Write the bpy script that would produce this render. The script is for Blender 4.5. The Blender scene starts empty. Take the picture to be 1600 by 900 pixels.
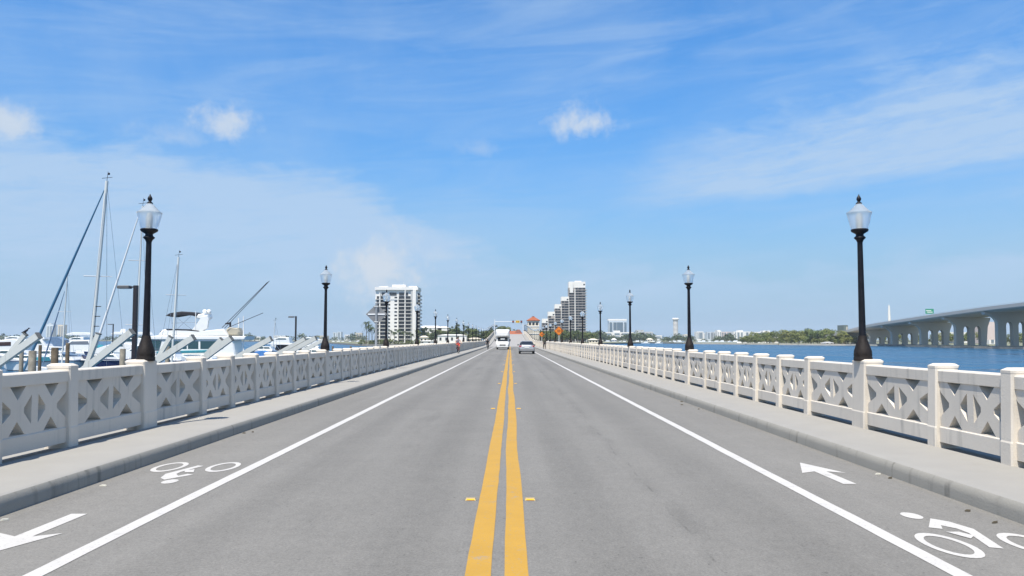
import bpy, bmesh, math, random
from mathutils import Vector, Matrix
from mathutils.geometry import tessellate_polygon
random.seed(7)
R = math.radians
sc = bpy.context.scene
col = sc.collection

# ------------------------------------------------------------------ camera
FPX = 1280.0                                    # focal length in pixels of the 1600 px wide photograph
PITCH = math.atan(80/FPX)
YAW = math.atan(3/FPX)
EYE = Vector((0.09, 0.0, 1.65))
cam = bpy.data.cameras.new('camera')
cam.sensor_width = 36.0
cam.lens = 36.0*FPX/1600.0
cam.clip_start = 0.1
cam.clip_end = 60000
camo = bpy.data.objects.new('camera', cam)
col.objects.link(camo)
camo.location = EYE
camo.rotation_euler = (R(90)+PITCH, 0, -YAW)
sc.camera = camo

# ------------------------------------------------------------------ world, sun, exposure
SUN = Vector((-0.165, -0.40, 0.90)).normalized()          # towards the sun
SUN_EL = math.asin(SUN.z)
SUN_ROT = math.atan2(SUN.x, SUN.y)
EXPOSURE = 0.50
sc.view_settings.view_transform = 'Standard'
sc.view_settings.look = 'None'
sc.view_settings.gamma = 1.0
sc.view_settings.use_curve_mapping = False
sc.view_settings.exposure = EXPOSURE

def ray(px, py):
    r = (px-800)/FPX; u = (450-py)/FPX
    c, s = math.cos(PITCH), math.sin(PITCH)
    d = Vector((r, c-u*s, s+u*c))
    cy, sy = math.cos(YAW), math.sin(YAW)
    return Vector((d.x*cy+d.y*sy, -d.x*sy+d.y*cy, d.z))
def at(px, py, Y):
    d = ray(px, py); return EYE+d*(Y/d.y)
def gnd(px, py, z=0.0):
    d = ray(px, py); return EYE+d*((z-EYE.z)/d.z)
def ae(px, py):
    d = ray(px, py).normalized(); return math.atan2(d.x, d.y), math.asin(d.z)

class S:                                        # a node socket with arithmetic
    nt = None
    def __init__(s, k): s.k = k
    @staticmethod
    def m(op, *a, clamp=False):
        n = S.nt.nodes.new('ShaderNodeMath'); n.operation = op; n.use_clamp = clamp
        for i, v in enumerate(a):
            if isinstance(v, S): S.nt.links.new(v.k, n.inputs[i])
            else: n.inputs[i].default_value = v
        return S(n.outputs[0])
    def __add__(s, o): return S.m('ADD', s, o)
    __radd__ = __add__
    def __sub__(s, o): return S.m('SUBTRACT', s, o)
    def __rsub__(s, o): return S.m('SUBTRACT', o, s)
    def __mul__(s, o): return S.m('MULTIPLY', s, o)
    __rmul__ = __mul__
    def __truediv__(s, o): return S.m('DIVIDE', s, o)
    def smooth(s, a, b):
        n = S.nt.nodes.new('ShaderNodeMapRange'); n.interpolation_type = 'SMOOTHSTEP'
        S.nt.links.new(s.k, n.inputs[0]); n.inputs[1].default_value = a; n.inputs[2].default_value = b
        return S(n.outputs[0])
    def max(s, o): return S.m('MAXIMUM', s, o)
    def min(s, o): return S.m('MINIMUM', s, o)

world = bpy.data.worlds.new('World'); sc.world = world; world.use_nodes = True
wt = world.node_tree; wt.nodes.clear(); S.nt = wt
wl = wt.links
tc = wt.nodes.new('ShaderNodeTexCoord')
sep = wt.nodes.new('ShaderNodeSeparateXYZ'); wl.new(tc.outputs['Generated'], sep.inputs[0])
dx, dy, dz = (S(sep.outputs[i]) for i in range(3))
az = S.m('ARCTAN2', dx, dy)
el = S.m('ARCSINE', dz)
def comb(a, b, c=0.0):
    n = wt.nodes.new('ShaderNodeCombineXYZ')
    for i, v in enumerate((a, b, c)):
        if isinstance(v, S): wl.new(v.k, n.inputs[i])
        else: n.inputs[i].default_value = v
    return n.outputs[0]
def noise(vec, scale, detail=4.0, rough=0.55, dist=0.0):
    n = wt.nodes.new('ShaderNodeTexNoise'); n.noise_dimensions = '3D'
    wl.new(vec, n.inputs['Vector']); n.inputs['Scale'].default_value = scale
    n.inputs['Detail'].default_value = detail; n.inputs['Roughness'].default_value = rough
    n.inputs['Distortion'].default_value = dist
    return S(n.outputs[0])
# high thin cloud: noise on the cloud plane, stretched; plus sheets and puffs laid out by azimuth / elevation
elc = el.max(0.0)
soft = noise(tc.outputs['Generated'], 3.0, 5, .6, .6)
fine = noise(comb(az*6.0, el*15.0, dz), 2.2, 6, .62, .5)
streak = noise(comb(az*2.0+el*2.2, el*15.0-az*1.6, dy), 1.5, 5, .6, .9)
lump = noise(tc.outputs['Generated'], 26.0, 6, .60, .3)
lump2 = noise(tc.outputs['Generated'], 75.0, 4, .6, .2)
def lin(px0, py0, px1, py1):                    # elevation of a straight sky line at each azimuth, minus nothing
    a0, e0 = ae(px0, py0); a1, e1 = ae(px1, py1)
    k = (e1-e0)/(a1-a0)
    return az*k+(e0-k*a0)
wob = (fine-.5)*.085+(soft-.5)*.10+(streak-.5)*.06
fibre = noise(comb(az*5.0+el*6.0, el*34.0-az*5.0, dy), 2.6, 7, .68, .7)
# veil on the left, upper edge falling towards the island
edge1 = lin(300, 225, 560, 262).min(lin(560, 255, 800, 392))
veil = (edge1-el+wob).smooth(-.012, .050)*(.72+.8*(streak-.42)+.9*(fibre-.5)).max(0.12)*(.30+.70*el.smooth(.01, .13))
band_hi = lin(850, 250, 1600, 60); band_lo = lin(850, 352, 1600, 260)
band = (el-band_lo+(fine-.5)*.022).smooth(-.004, .022)*(band_hi-el+wob*1.5).smooth(-.05, .08)*(az-ae(820,300)[0]).smooth(0, .30)*(.64+1.0*(streak-.40)+1.1*(fibre-.5)).max(.08)
low = (lin(800, 405, 1600, 375)-el+wob).smooth(-.01, .05)*(.50+.9*(streak-.42)).max(.06)*el.smooth(.0, .075)
wisp = (streak-.38).smooth(0, .36)*.24+(soft-.38).smooth(0, .35)*.22+(fibre-.45).smooth(0, .4)*.10
thin = veil.max(band).max(low).max(wisp)
def puff(px, py, rx, ry, amp=1.0, cut=.42, flat=1.5):
    a0, e0 = ae(px, py); rx /= FPX; ry /= FPX
    u = (az-a0)/rx; w = (el-e0)/ry
    w = w.max(w*-flat)                          # flatter base
    d = S.m('SQRT', u*u+w*w)
    return (1.0-d+(lump-.5)*1.7+(lump2-.5)*.75).smooth(cut-.30, cut+.62)*amp
puffs = puff(350, 196, 74, 52, .82)
for a in ((912, 194, 76, 46, .86), (2, 190, 66, 44, .80), (272, 214, 84, 30, .34), (592, 416, 84, 72, .95, .36, .8), (690, 400, 60, 22, .38),
          (742, 234, 66, 26, .28), (1900, 180, 120, 60, .8), (-420, 230, 130, 60, .8), (2500, 260, 160, 60, .8)):
    puffs = puffs.max(puff(*a))
# the same fair-weather puffs over the rest of the sky (behind the camera)
back = (0.05-dy).smooth(0, .3)*(noise(comb(dx/(dz+.12), dy/(dz+.12), 3.0), 2.0, 5, .55)-.57).smooth(0, .16)*.8
puffs = puffs.max(back)
sky = wt.nodes.new('ShaderNodeTexSky'); sky.sky_type = 'NISHITA'
sky.sun_disc = False; sky.sun_elevation = SUN_EL; sky.sun_rotation = SUN_ROT
sky.air_density = 1.0; sky.dust_density = 0.0; sky.ozone_density = 6.0; sky.altitude = 5
SKY = 0.122
def mixc(fac, a, b):
    n = wt.nodes.new('ShaderNodeMix'); n.data_type = 'RGBA'
    if isinstance(fac, S): wl.new(fac.k, n.inputs[0])
    else: n.inputs[0].default_value = fac
    for sck, v in ((n.inputs[6], a), (n.inputs[7], b)):
        if isinstance(v, tuple): sck.default_value = v
        else: wl.new(v, sck)
    return n.outputs[2]
hsv = wt.nodes.new('ShaderNodeHueSaturation'); hsv.inputs['Saturation'].default_value = 1.22; hsv.inputs['Value'].default_value = 1.0
wl.new(sky.outputs[0], hsv.inputs['Color'])
dim = wt.nodes.new('ShaderNodeVectorMath'); dim.operation = 'SCALE'          # a clear dry day: the haze near the horizon is thinner than the model's, all round
wl.new(hsv.outputs[0], dim.inputs[0]); wl.new((.53+.60*elc.smooth(-.10, .40)).k, dim.inputs['Scale'])
hz = mixc(elc.smooth(.21, -.01)*.90, dim.outputs[0], (1.68, 2.78, 4.15, 1))
c1 = mixc((thin*1.08).min(.84), hz, (2.75, 3.72, 5.0, 1))
c2 = mixc(puffs.min(.95), c1, (3.75, 4.2, 4.75, 1))
bg = wt.nodes.new('ShaderNodeBackground'); bg.inputs['Strength'].default_value = SKY
wl.new(c2, bg.inputs['Color'])
wo = wt.nodes.new('ShaderNodeOutputWorld'); wl.new(bg.outputs[0], wo.inputs['Surface'])

sun = bpy.data.lights.new('sun', 'SUN'); sun.energy = 5.0; sun.angle = R(.53); sun.color = (1.0, .935, .83)
suno = bpy.data.objects.new('sun', sun); col.objects.link(suno)
suno.rotation_euler = (-SUN).to_track_quat('-Z', 'Y').to_euler()
suno.location = (0, -20, 40)

# ------------------------------------------------------------------ materials
MATS = {}
def mat(name, color, rough=.7, var=.0, scale=4.0, bump=0.0, bscale=40.0, metal=0.0, spec=.5, color2=None, detail=5, stretch=(1,1,1), trans=0.0, alpha=1.0):
    if name in MATS: return MATS[name]
    m = bpy.data.materials.new(name); m.use_nodes = True
    nt = m.node_tree; b = nt.nodes['Principled BSDF']
    b.inputs['Base Color'].default_value = (*color, 1); b.inputs['Roughness'].default_value = rough
    b.inputs['Metallic'].default_value = metal; b.inputs['Specular IOR Level'].default_value = spec
    b.inputs['Transmission Weight'].default_value = trans; b.inputs['Alpha'].default_value = alpha
    if var or color2 or bump:
        t = nt.nodes.new('ShaderNodeTexCoord'); mp = nt.nodes.new('ShaderNodeMapping')
        mp.inputs['Scale'].default_value = stretch
        nt.links.new(t.outputs['Object'], mp.inputs[0])
    if var or color2:
        n = nt.nodes.new('ShaderNodeTexNoise'); n.inputs['Scale'].default_value = scale; n.inputs['Detail'].default_value = detail
        n.inputs['Roughness'].default_value = .65
        nt.links.new(mp.outputs[0], n.inputs['Vector'])
        mx = nt.nodes.new('ShaderNodeMix'); mx.data_type = 'RGBA'
        c2 = color2 or tuple(c*(1-var) for c in color)
        c1_ = color if color2 else tuple(min(1, c*(1+var)) for c in color)
        mx.inputs[6].default_value = (*c1_, 1); mx.inputs[7].default_value = (*c2, 1)
        rp = nt.nodes.new('ShaderNodeMapRange'); rp.inputs[1].default_value = .32; rp.inputs[2].default_value = .68
        nt.links.new(n.outputs[0], rp.inputs[0]); nt.links.new(rp.outputs[0], mx.inputs[0])
        nt.links.new(mx.outputs[2], b.inputs['Base Color'])
    if bump:
        n2 = nt.nodes.new('ShaderNodeTexNoise'); n2.inputs['Scale'].default_value = bscale; n2.inputs['Detail'].default_value = 4
        nt.links.new(mp.outputs[0], n2.inputs['Vector'])
        bp = nt.nodes.new('ShaderNodeBump'); bp.inputs['Strength'].default_value = bump; bp.inputs['Distance'].default_value = .02
        nt.links.new(n2.outputs[0], bp.inputs['Height']); nt.links.new(bp.outputs[0], b.inputs['Normal'])
    MATS[name] = m
    return m
def asphalt_mat():
    m = bpy.data.materials.new('asphalt'); m.use_nodes = True; nt = m.node_tree; b = nt.nodes['Principled BSDF']; S.nt = nt
    t = nt.nodes.new('ShaderNodeTexCoord')
    def nz(scale, st=(1,1,1), detail=5, rough=.6, dist=0):
        mp = nt.nodes.new('ShaderNodeMapping'); mp.inputs['Scale'].default_value = st; nt.links.new(t.outputs['Object'], mp.inputs[0])
        n = nt.nodes.new('ShaderNodeTexNoise'); n.inputs['Scale'].default_value = scale; n.inputs['Detail'].default_value = detail
        n.inputs['Roughness'].default_value = rough; n.inputs['Distortion'].default_value = dist
        nt.links.new(mp.outputs[0], n.inputs['Vector']); return S(n.outputs[0])
    sp = nt.nodes.new('ShaderNodeSeparateXYZ'); nt.links.new(t.outputs['Object'], sp.inputs[0]); x = S(sp.outputs[0])
    y = S(sp.outputs[1])
    grain = nz(48, (1, .8, 1), 5, .75); grain2 = nz(190, detail=2); clod = nz(13, (1, .6, 1), 4, .7); mid = nz(1.3); big = nz(.28, (1, .25, 1)); drag = nz(2.2, (1, .03, 1), 3)
    wheel = S.m('ABSOLUTE', S.m('ABSOLUTE', S.m('ABSOLUTE', x)-1.62)-.78)      # distance from a wheel track
    track = wheel.smooth(.45, .05)
    v = (grain-.5)*1.25+(grain2-.5)*.9+(clod-.5)*.42+(mid-.5)*.20+(big-.5)*.42+(drag-.5)*.26+track*-.10
    lane = S.m('ABSOLUTE', x).smooth(3.2, 3.5)*.05
    spots = nz(17, detail=2).smooth(.67, .73)*-.30+nz(34, detail=2).smooth(.70, .75)*-.35
    joint = S.m('ABSOLUTE', x-1.62-y*.0016-(nz(.35, (0, 1, 0), 3)-.5)*.30-(nz(3.0, (0, 1, 0), 3)-.5)*.05)
    crack = joint.smooth(.018, .004)*nz(1.7, (0, 1, 0), 4).smooth(.46, .60)*-.22+joint.smooth(.16, .0)*nz(.5, (0, 1, 0), 3).smooth(.35, .6)*-.07
    oil = S.m('ABSOLUTE', S.m('ABSOLUTE', x)-1.62).smooth(.5, .05)*nz(.7, (1.5, .3, 1), 4).smooth(.5, .7)*-.14
    v = v+spots+crack+oil+lane+1.0
    mx = nt.nodes.new('ShaderNodeVectorMath'); mx.operation = 'SCALE'; mx.inputs[0].default_value = (.175, .168, .153)
    nt.links.new(v.k, mx.inputs['Scale']); nt.links.new(mx.outputs[0], b.inputs['Base Color'])
    b.inputs['Roughness'].default_value = .85; b.inputs['Specular IOR Level'].default_value = .25
    bp = nt.nodes.new('ShaderNodeBump'); bp.inputs['Strength'].default_value = .5; bp.inputs['Distance'].default_value = .006
    nt.links.new(grain.k, bp.inputs['Height']); nt.links.new(bp.outputs[0], b.inputs['Normal'])
    return m
def paint_mat(name, c):
    m = bpy.data.materials.new(name); m.use_nodes = True; nt = m.node_tree; b = nt.nodes['Principled BSDF']; S.nt = nt
    t = nt.nodes.new('ShaderNodeTexCoord')
    def nz(scale, detail=4):
        n = nt.nodes.new('ShaderNodeTexNoise'); n.inputs['Scale'].default_value = scale; n.inputs['Detail'].default_value = detail
        nt.links.new(t.outputs['Object'], n.inputs['Vector']); return S(n.outputs[0])
    v = 1.0+(nz(60)-.5)*.20+(nz(3)-.5)*.22
    wear = (nz(38, 8).smooth(.60, .70)*.6).max(nz(5, 5).smooth(.60, .72)*nz(90, 3).smooth(.42, .56)*.7)
    mx = nt.nodes.new('ShaderNodeVectorMath'); mx.operation = 'SCALE'; mx.inputs[0].default_value = c
    nt.links.new(v.k, mx.inputs['Scale'])
    mm = nt.nodes.new('ShaderNodeMix'); mm.data_type = 'RGBA'; nt.links.new(wear.k, mm.inputs[0]); nt.links.new(mx.outputs[0], mm.inputs[6])
    mm.inputs[7].default_value = (.24, .23, .21, 1); nt.links.new(mm.outputs[2], b.inputs['Base Color'])
    b.inputs['Roughness'].default_value = .6
    return m
def concrete_mat(name, c, streaks=.3, stain=(.30, .29, .26)):
    """painted or bare concrete: blotches, vertical runs, dark specks"""
    m = bpy.data.materials.new(name); m.use_nodes = True; nt = m.node_tree; b = nt.nodes['Principled BSDF']; S.nt = nt
    g = nt.nodes.new('ShaderNodeNewGeometry')
    def nz(scale, st=(1,1,1), detail=4, dist=0):
        mp = nt.nodes.new('ShaderNodeMapping'); mp.inputs['Scale'].default_value = st; nt.links.new(g.outputs['Position'], mp.inputs[0])
        n = nt.nodes.new('ShaderNodeTexNoise'); n.inputs['Scale'].default_value = scale; n.inputs['Detail'].default_value = detail
        n.inputs['Distortion'].default_value = dist
        nt.links.new(mp.outputs[0], n.inputs['Vector']); return S(n.outputs[0])
    v = 1.0+(nz(2.1)-.5)*.16+(nz(90, detail=2)-.5)*.10
    oi = nt.nodes.new('ShaderNodeObjectInfo'); v = v+(S(oi.outputs['Random'])-.5)*.09
    run = nz(7, (1, 1, .10), 4).smooth(.52, .75)*streaks*nz(1.1).smooth(.35, .65)
    spk = nz(38, detail=3).smooth(.70, .76)*.35
    f = run.max(spk)
    mx = nt.nodes.new('ShaderNodeVectorMath'); mx.operation = 'SCALE'; mx.inputs[0].default_value = c
    nt.links.new(v.k, mx.inputs['Scale'])
    mm = nt.nodes.new('ShaderNodeMix'); mm.data_type = 'RGBA'; nt.links.new(f.k, mm.inputs[0]); nt.links.new(mx.outputs[0], mm.inputs[6])
    mm.inputs[7].default_value = (*stain, 1); nt.links.new(mm.outputs[2], b.inputs['Base Color'])
    b.inputs['Roughness'].default_value = .8; b.inputs['Specular IOR Level'].default_value = .3
    bp = nt.nodes.new('ShaderNodeBump'); bp.inputs['Strength'].default_value = .35; bp.inputs['Distance'].default_value = .008
    nt.links.new(nz(45, detail=3).k, bp.inputs['Height']); nt.links.new(bp.outputs[0], b.inputs['Normal'])
    return m
def water_mat():
    m = bpy.data.materials.new('water'); m.use_nodes = True; nt = m.node_tree; b = nt.nodes['Principled BSDF']; S.nt = nt
    g = nt.nodes.new('ShaderNodeNewGeometry')
    def nz(scale, st=(1,1,1), detail=4, dist=0):
        mp = nt.nodes.new('ShaderNodeMapping'); mp.inputs['Scale'].default_value = st; nt.links.new(g.outputs['Position'], mp.inputs[0])
        n = nt.nodes.new('ShaderNodeTexNoise'); n.inputs['Scale'].default_value = scale; n.inputs['Detail'].default_value = detail
        n.inputs['Distortion'].default_value = dist
        nt.links.new(mp.outputs[0], n.inputs['Vector']); return S(n.outputs[0])
    w = nz(.55, (.55, 1, 1), 5, .6)*.7+nz(.06, (.4, 1, 1), 3, .5)*1.4
    rip = nz(.16, (.35, 1, 1), 7, .8)*.65+nz(.03, (.3, 1, 1), 6, .6)*.35  # light and dark of the ripples, put into base colour and roughness
    mx = nt.nodes.new('ShaderNodeMix'); mx.data_type = 'RGBA'; mx.inputs[6].default_value = (.008, .047, .105, 1); mx.inputs[7].default_value = (.024, .105, .195, 1)
    nt.links.new(rip.smooth(.34, .66).k, mx.inputs[0]); nt.links.new(mx.outputs[2], b.inputs['Base Color'])
    nt.links.new((.12+.30*rip.smooth(.35, .65)).k, b.inputs['Roughness']); b.inputs['IOR'].default_value = 1.33; b.inputs['Specular IOR Level'].default_value = .32
    bp = nt.nodes.new('ShaderNodeBump'); bp.inputs['Strength'].default_value = 1.0; bp.inputs['Distance'].default_value = .9
    nt.links.new(w.k, bp.inputs['Height']); nt.links.new(bp.outputs[0], b.inputs['Normal'])
    return m
ASPH = asphalt_mat()
WHITE_PAINT = paint_mat('white_road_paint', (.50, .48, .445)); YELLOW_PAINT = paint_mat('yellow_road_paint', (.42, .235, .022))
BALU = concrete_mat('balustrade_concrete', (.61, .558, .48), .66)
WALK = concrete_mat('sidewalk_concrete', (.292, .280, .255), .05, (.19, .185, .175))
KERB = concrete_mat('kerb_concrete', (.29, .275, .24), .85, (.11, .105, .09))
SPAN = concrete_mat('span_concrete', (.31, .295, .275), .1)
GREYC = concrete_mat('bridge_concrete', (.53, .495, .435), .35)
WATER = water_mat()
LAMPBLACK = mat('lamp_iron', (.008, .008, .011), .45, var=.5, scale=9, spec=.25, bump=.15, bscale=70)
RUST = mat('lamp_iron_worn', (.018, .014, .012), .6, var=.5, scale=14, spec=.25)

# ------------------------------------------------------------------ mesh helpers
class MB:
    def __init__(s): s.v = []; s.f = []; s.sm = []
    def add(s, vs, fs, smooth=False):
        o = len(s.v); s.v += [tuple(v) for v in vs]; s.f += [tuple(i+o for i in f) for f in fs]; s.sm += [smooth]*len(fs); return s
    def box(s, x0, y0, z0, x1, y1, z1):
        if x0 > x1: x0, x1 = x1, x0
        if y0 > y1: y0, y1 = y1, y0
        if z0 > z1: z0, z1 = z1, z0
        return s.add([(x0,y0,z0),(x1,y0,z0),(x1,y1,z0),(x0,y1,z0),(x0,y0,z1),(x1,y0,z1),(x1,y1,z1),(x0,y1,z1)],
                     [(0,3,2,1),(4,5,6,7),(0,1,5,4),(1,2,6,5),(2,3,7,6),(3,0,4,7)])
    def bbox(s, x0, y0, z0, x1, y1, z1, c):      # box with all vertical edges and the top rim chamfered
        p = lambda i, z: [(x0+i+c, y0+i, z), (x1-i-c, y0+i, z), (x1-i, y0+i+c, z), (x1-i, y1-i-c, z), (x1-i-c, y1-i, z), (x0+i+c, y1-i, z), (x0+i, y1-i-c, z), (x0+i, y0+i+c, z)]
        return s.loft([p(0, z0), p(0, z1-c), p(c, z1)])
    def loft(s, rings, caps=True, smooth=False, closed=True):
        n = len(rings[0]); vs = [v for r in rings for v in r]; fs = []
        for k in range(len(rings)-1):
            for i in range(n if closed else n-1):
                j = (i+1) % n; fs.append((k*n+i, k*n+j, (k+1)*n+j, (k+1)*n+i))
        s.add(vs, fs, smooth)
        if caps:
            s.add(rings[0], [tuple(range(n))[::-1]]); s.add(rings[-1], [tuple(range(n))])
        return s
    def tube(s, p0, p1, r0, r1=None, n=8, smooth=True):
        r1 = r0 if r1 is None else r1
        p0, p1 = Vector(p0), Vector(p1); d = (p1-p0).normalized()
        a = d.cross(Vector((0,0,1)) if abs(d.z) < .95 else Vector((1,0,0))).normalized(); b = d.cross(a)
        ring = lambda p, r: [p+(a*math.cos(2*math.pi*i/n)+b*math.sin(2*math.pi*i/n))*r for i in range(n)]
        return s.loft([ring(p0, r0), ring(p1, r1)], smooth=smooth)
    def path(s, pts, rs, n=8):
        for i in range(len(pts)-1): s.tube(pts[i], pts[i+1], rs[i], rs[i+1], n)
        return s
    def bar(s, p0, p1, w, h):                    # rectangular bar
        p0, p1 = Vector(p0), Vector(p1); d = (p1-p0).normalized()
        a = d.cross(Vector((0,0,1)) if abs(d.z) < .98 else Vector((0,1,0))).normalized(); b = a.cross(d)
        ring = lambda p: [p+a*w/2+b*h/2, p-a*w/2+b*h/2, p-a*w/2-b*h/2, p+a*w/2-b*h/2]
        return s.loft([ring(p0), ring(p1)])
    def lathe(s, prof, n=16, c=(0,0,0), smooth=True):
        rings = [[(c[0]+r*math.cos(2*math.pi*i/n), c[1]+r*math.sin(2*math.pi*i/n), c[2]+z) for i in range(n)] for r, z in prof]
        return s.loft(rings, smooth=smooth)
    def ball(s, c, r, n=10, sq=(1,1,1)):
        k = 6; rings = []
        for j in range(k+1):
            t = math.pi*j/k; rr = max(math.sin(t), .02)
            rings.append([(c[0]+sq[0]*r*rr*math.cos(2*math.pi*i/n), c[1]+sq[1]*r*rr*math.sin(2*math.pi*i/n), c[2]-sq[2]*r*math.cos(t)) for i in range(n)])
        return s.loft(rings, smooth=True)
    def plate(s, outer, holes, fn, t0, t1):      # polygon with holes in (a, b), thickness along the third axis through fn(a, b, t)
        polys = [outer]+holes
        flat = [p for q in polys for p in q]
        tris = tessellate_polygon([[Vector((a, b, 0)) for a, b in q] for q in polys])
        n = len(flat)
        s.add([fn(a, b, t0) for a, b in flat], [tuple(t) for t in tris])
        s.add([fn(a, b, t1) for a, b in flat], [tuple(t)[::-1] for t in tris])
        for q in polys:
            k = len(q)
            s.add([fn(a, b, t0) for a, b in q]+[fn(a, b, t1) for a, b in q], [(i, (i+1) % k, k+(i+1) % k, k+i) for i in range(k)])
        return s
    def mesh(s, name, fix=True):
        me = bpy.data.meshes.new(name); me.from_pydata(s.v, [], s.f)
        me.polygons.foreach_set('use_smooth', s.sm)
        if fix:
            bm = bmesh.new(); bm.from_mesh(me); bmesh.ops.recalc_face_normals(bm, faces=bm.faces); bm.to_mesh(me); bm.free()
        return me
    def build(s, name, m, parent=None, loc=(0,0,0), fix=True):
        me = s.mesh(name, fix); me.materials.append(m)
        return obj(name, me, parent, loc)
def obj(name, me, parent=None, loc=(0,0,0), rot=(0,0,0)):
    o = bpy.data.objects.new(name, me); col.objects.link(o)
    o.location = loc; o.rotation_euler = rot
    if parent: o.parent = parent
    return o
def tag(o, label=None, cat=None, group=None, kind=None):
    if label: o['label'] = label
    if cat: o['category'] = cat
    if group: o['group'] = group
    if kind: o['kind'] = kind
    return o
def thing(name, label, cat, loc=(0,0,0), rz=0.0, group=None):
    o = obj(name, None, None, loc, (0,0,rz)); o.empty_display_size = .2
    return tag(o, label, cat, group)
def copy_tree(o, parent=None):
    c = o.copy(); col.objects.link(c); c.parent = parent
    for ch in o.children: copy_tree(ch, c)
    return c
def structure(name, mb, m, parent=None):
    o = mb.build(name, m, parent)
    if parent is None: o['kind'] = 'structure'
    return o
# ------------------------------------------------------------------ the setting: water, deck, road, walks
WZ = -2.9                                        # water level below the road
def smooth01(t): t = max(0, min(1, t)); return t*t*(3-2*t)
def road_z(y):
    return 3.75*smooth01((y-178)/(345-178)) - 3.0*smooth01((y-350)/200)
KX, KH = 4.67, 0.19                              # kerb line and height
RX = 5.875                                       # road face of the balustrade posts
END = 545.0
ys_all = [-30, -10, 0, 3, 6, 9, 12, 16, 20, 30, 40, 60, 80, 100, 130, 160, 172]+[178+4*i for i in range(0, 93)]
def strip(x0, x1, y0, y1, dz=0.0, nx=1):
    mb = MB(); ys = [y0]+[y for y in ys_all if y0+.01 < y < y1-.01]+[y1]
    vs = []; fs = []
    for y in ys:
        for i in range(nx+1):
            vs.append((x0+(x1-x0)*i/nx, y, road_z(y)+dz))
    w = nx+1
    for k in range(len(ys)-1):
        for i in range(nx):
            a = k*w+i; fs.append((a, a+1, a+w+1, a+w))
    return mb.add(vs, fs)
wm = MB(); n = 48; rr = 6000
wm.add([(rr*math.cos(2*math.pi*i/n), rr*math.sin(2*math.pi*i/n), WZ) for i in range(n)], [tuple(range(n))])
structure('water', wm, WATER)
ROAD_END = 183.0
road = structure('road', strip(-KX, KX, -30, ROAD_END), ASPH)
structure('bridge_span', strip(-KX, KX, ROAD_END, END), SPAN)
# sidewalks with a rounded kerb nose; each side one sheet extruded along the deck
def walk(side):
    prof = [(KX, -.05), (KX+.004, .09), (KX+.012, .145), (KX+.035, .175), (KX+.075, KH-.003), (KX+.14, KH), (RX+.02, KH), (RX+.02, KH-.015), (6.46, KH-.03), (6.46, -.7), (KX, -.7)]
    mb = MB(); ys = ys_all; rings = []
    rnd = random.Random(3)
    for y in ys:
        rings.append([(side*(x+(.0 if i > 4 else 0)), y, road_z(y)+z) for i, (x, z) in enumerate(prof)])
    mb.loft(rings)
    return mb
for side, nm in ((-1, 'sidewalk_left'), (1, 'sidewalk_right')):
    o = structure(nm, walk(side), WALK)
    k = MB(); ys = ys_all                                   # darker kerb face, a real 3 mm skin on the kerb
    prof = [(KX-.004, -.05), (KX-.002, .09), (KX+.008, .147), (KX+.032, .1775)]
    k.loft([[(side*x, y, road_z(y)+z) for x, z in prof] for y in ys], caps=False, smooth=True, closed=False)
    k.build('kerb', KERB, o)
dk = MB(); dk.loft([[(-6.35, y, road_z(y)-.02-.03), (6.35, y, road_z(y)-.05), (6.35, y, road_z(y)-.9), (-6.35, y, road_z(y)-.9)] for y in ys_all])
structure('bridge_deck', dk, GREYC)
for yb in list(range(6, 180, 24))+[186, 240, 290, 345, 400, 450, 500]:
    p = tag(MB().box(-6.2, yb-.6, WZ-1, 6.2, yb+.6, road_z(yb)-.85).build('bridge_pier', GREYC), kind='structure')

# painted markings: children of the road, 4 mm sheets
def poly_mark(name, pts, m, z=.004, holes=()):
    mb = MB(); flat = list(pts)+[p for h in holes for p in h]
    tris = tessellate_polygon([[Vector((a, b, 0)) for a, b in q] for q in [pts]+list(holes)])
    mb.add([(a, b, z+road_z(b)) for a, b in flat], [tuple(t) for t in tris])
    o = mb.build(name, m, road)
    up = sum(p.normal.z for p in o.data.polygons)
    if up < 0: o.data.flip_normals()
    return o
def wob_strip(name, x0, x1, m, amp, seed, y1=ROAD_END):
    rnd = random.Random(seed); ys = [-30+.45*i for i in range(0, 200)]+[60+3*i for i in range(1, int((y1-60)/3))]+[y1]
    ph = [rnd.uniform(0, 6) for _ in range(6)]
    vs = []; fs = []
    for y in ys:
        w = amp*(math.sin(y*.42+ph[0])+.6*math.sin(y*.9+ph[1])+.4*math.sin(y*.17+ph[2]))
        e1 = rnd.uniform(-1, 1)*.003; e2 = rnd.uniform(-1, 1)*.003
        vs += [(x0+w+e1, y, road_z(y)+.004), (x1+w+e2, y, road_z(y)+.004)]
    for k in range(len(ys)-1): fs.append((2*k, 2*k+1, 2*k+3, 2*k+2))
    return MB().add(vs, fs).build(name, m, road)
wob_strip('yellow_line', -.222, -.042, YELLOW_PAINT, .004, 1)
wob_strip('yellow_line', .042, .212, YELLOW_PAINT, .011, 2)
wob_strip('white_line', -3.31, -3.17, WHITE_PAINT, .003, 3)
wob_strip('white_line', 3.18, 3.32, WHITE_PAINT, .003, 4)
def ring_pts(cx, cy, rx, ry, n=28): return [(cx+rx*math.cos(2*math.pi*i/n), cy+ry*math.sin(2*math.pi*i/n)) for i in range(n)]
torso = [(-.19, .61), (.01, .97), (.11, .84), (.17, .55), (.03, -.12), (-.06, -.08), (.045, .40), (.035, .56), (-.04, .69), (-.10, .55)]
arm = [(-.13, .44), (-.02, .44), (.035, .30), (-.05, .20)]
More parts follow.
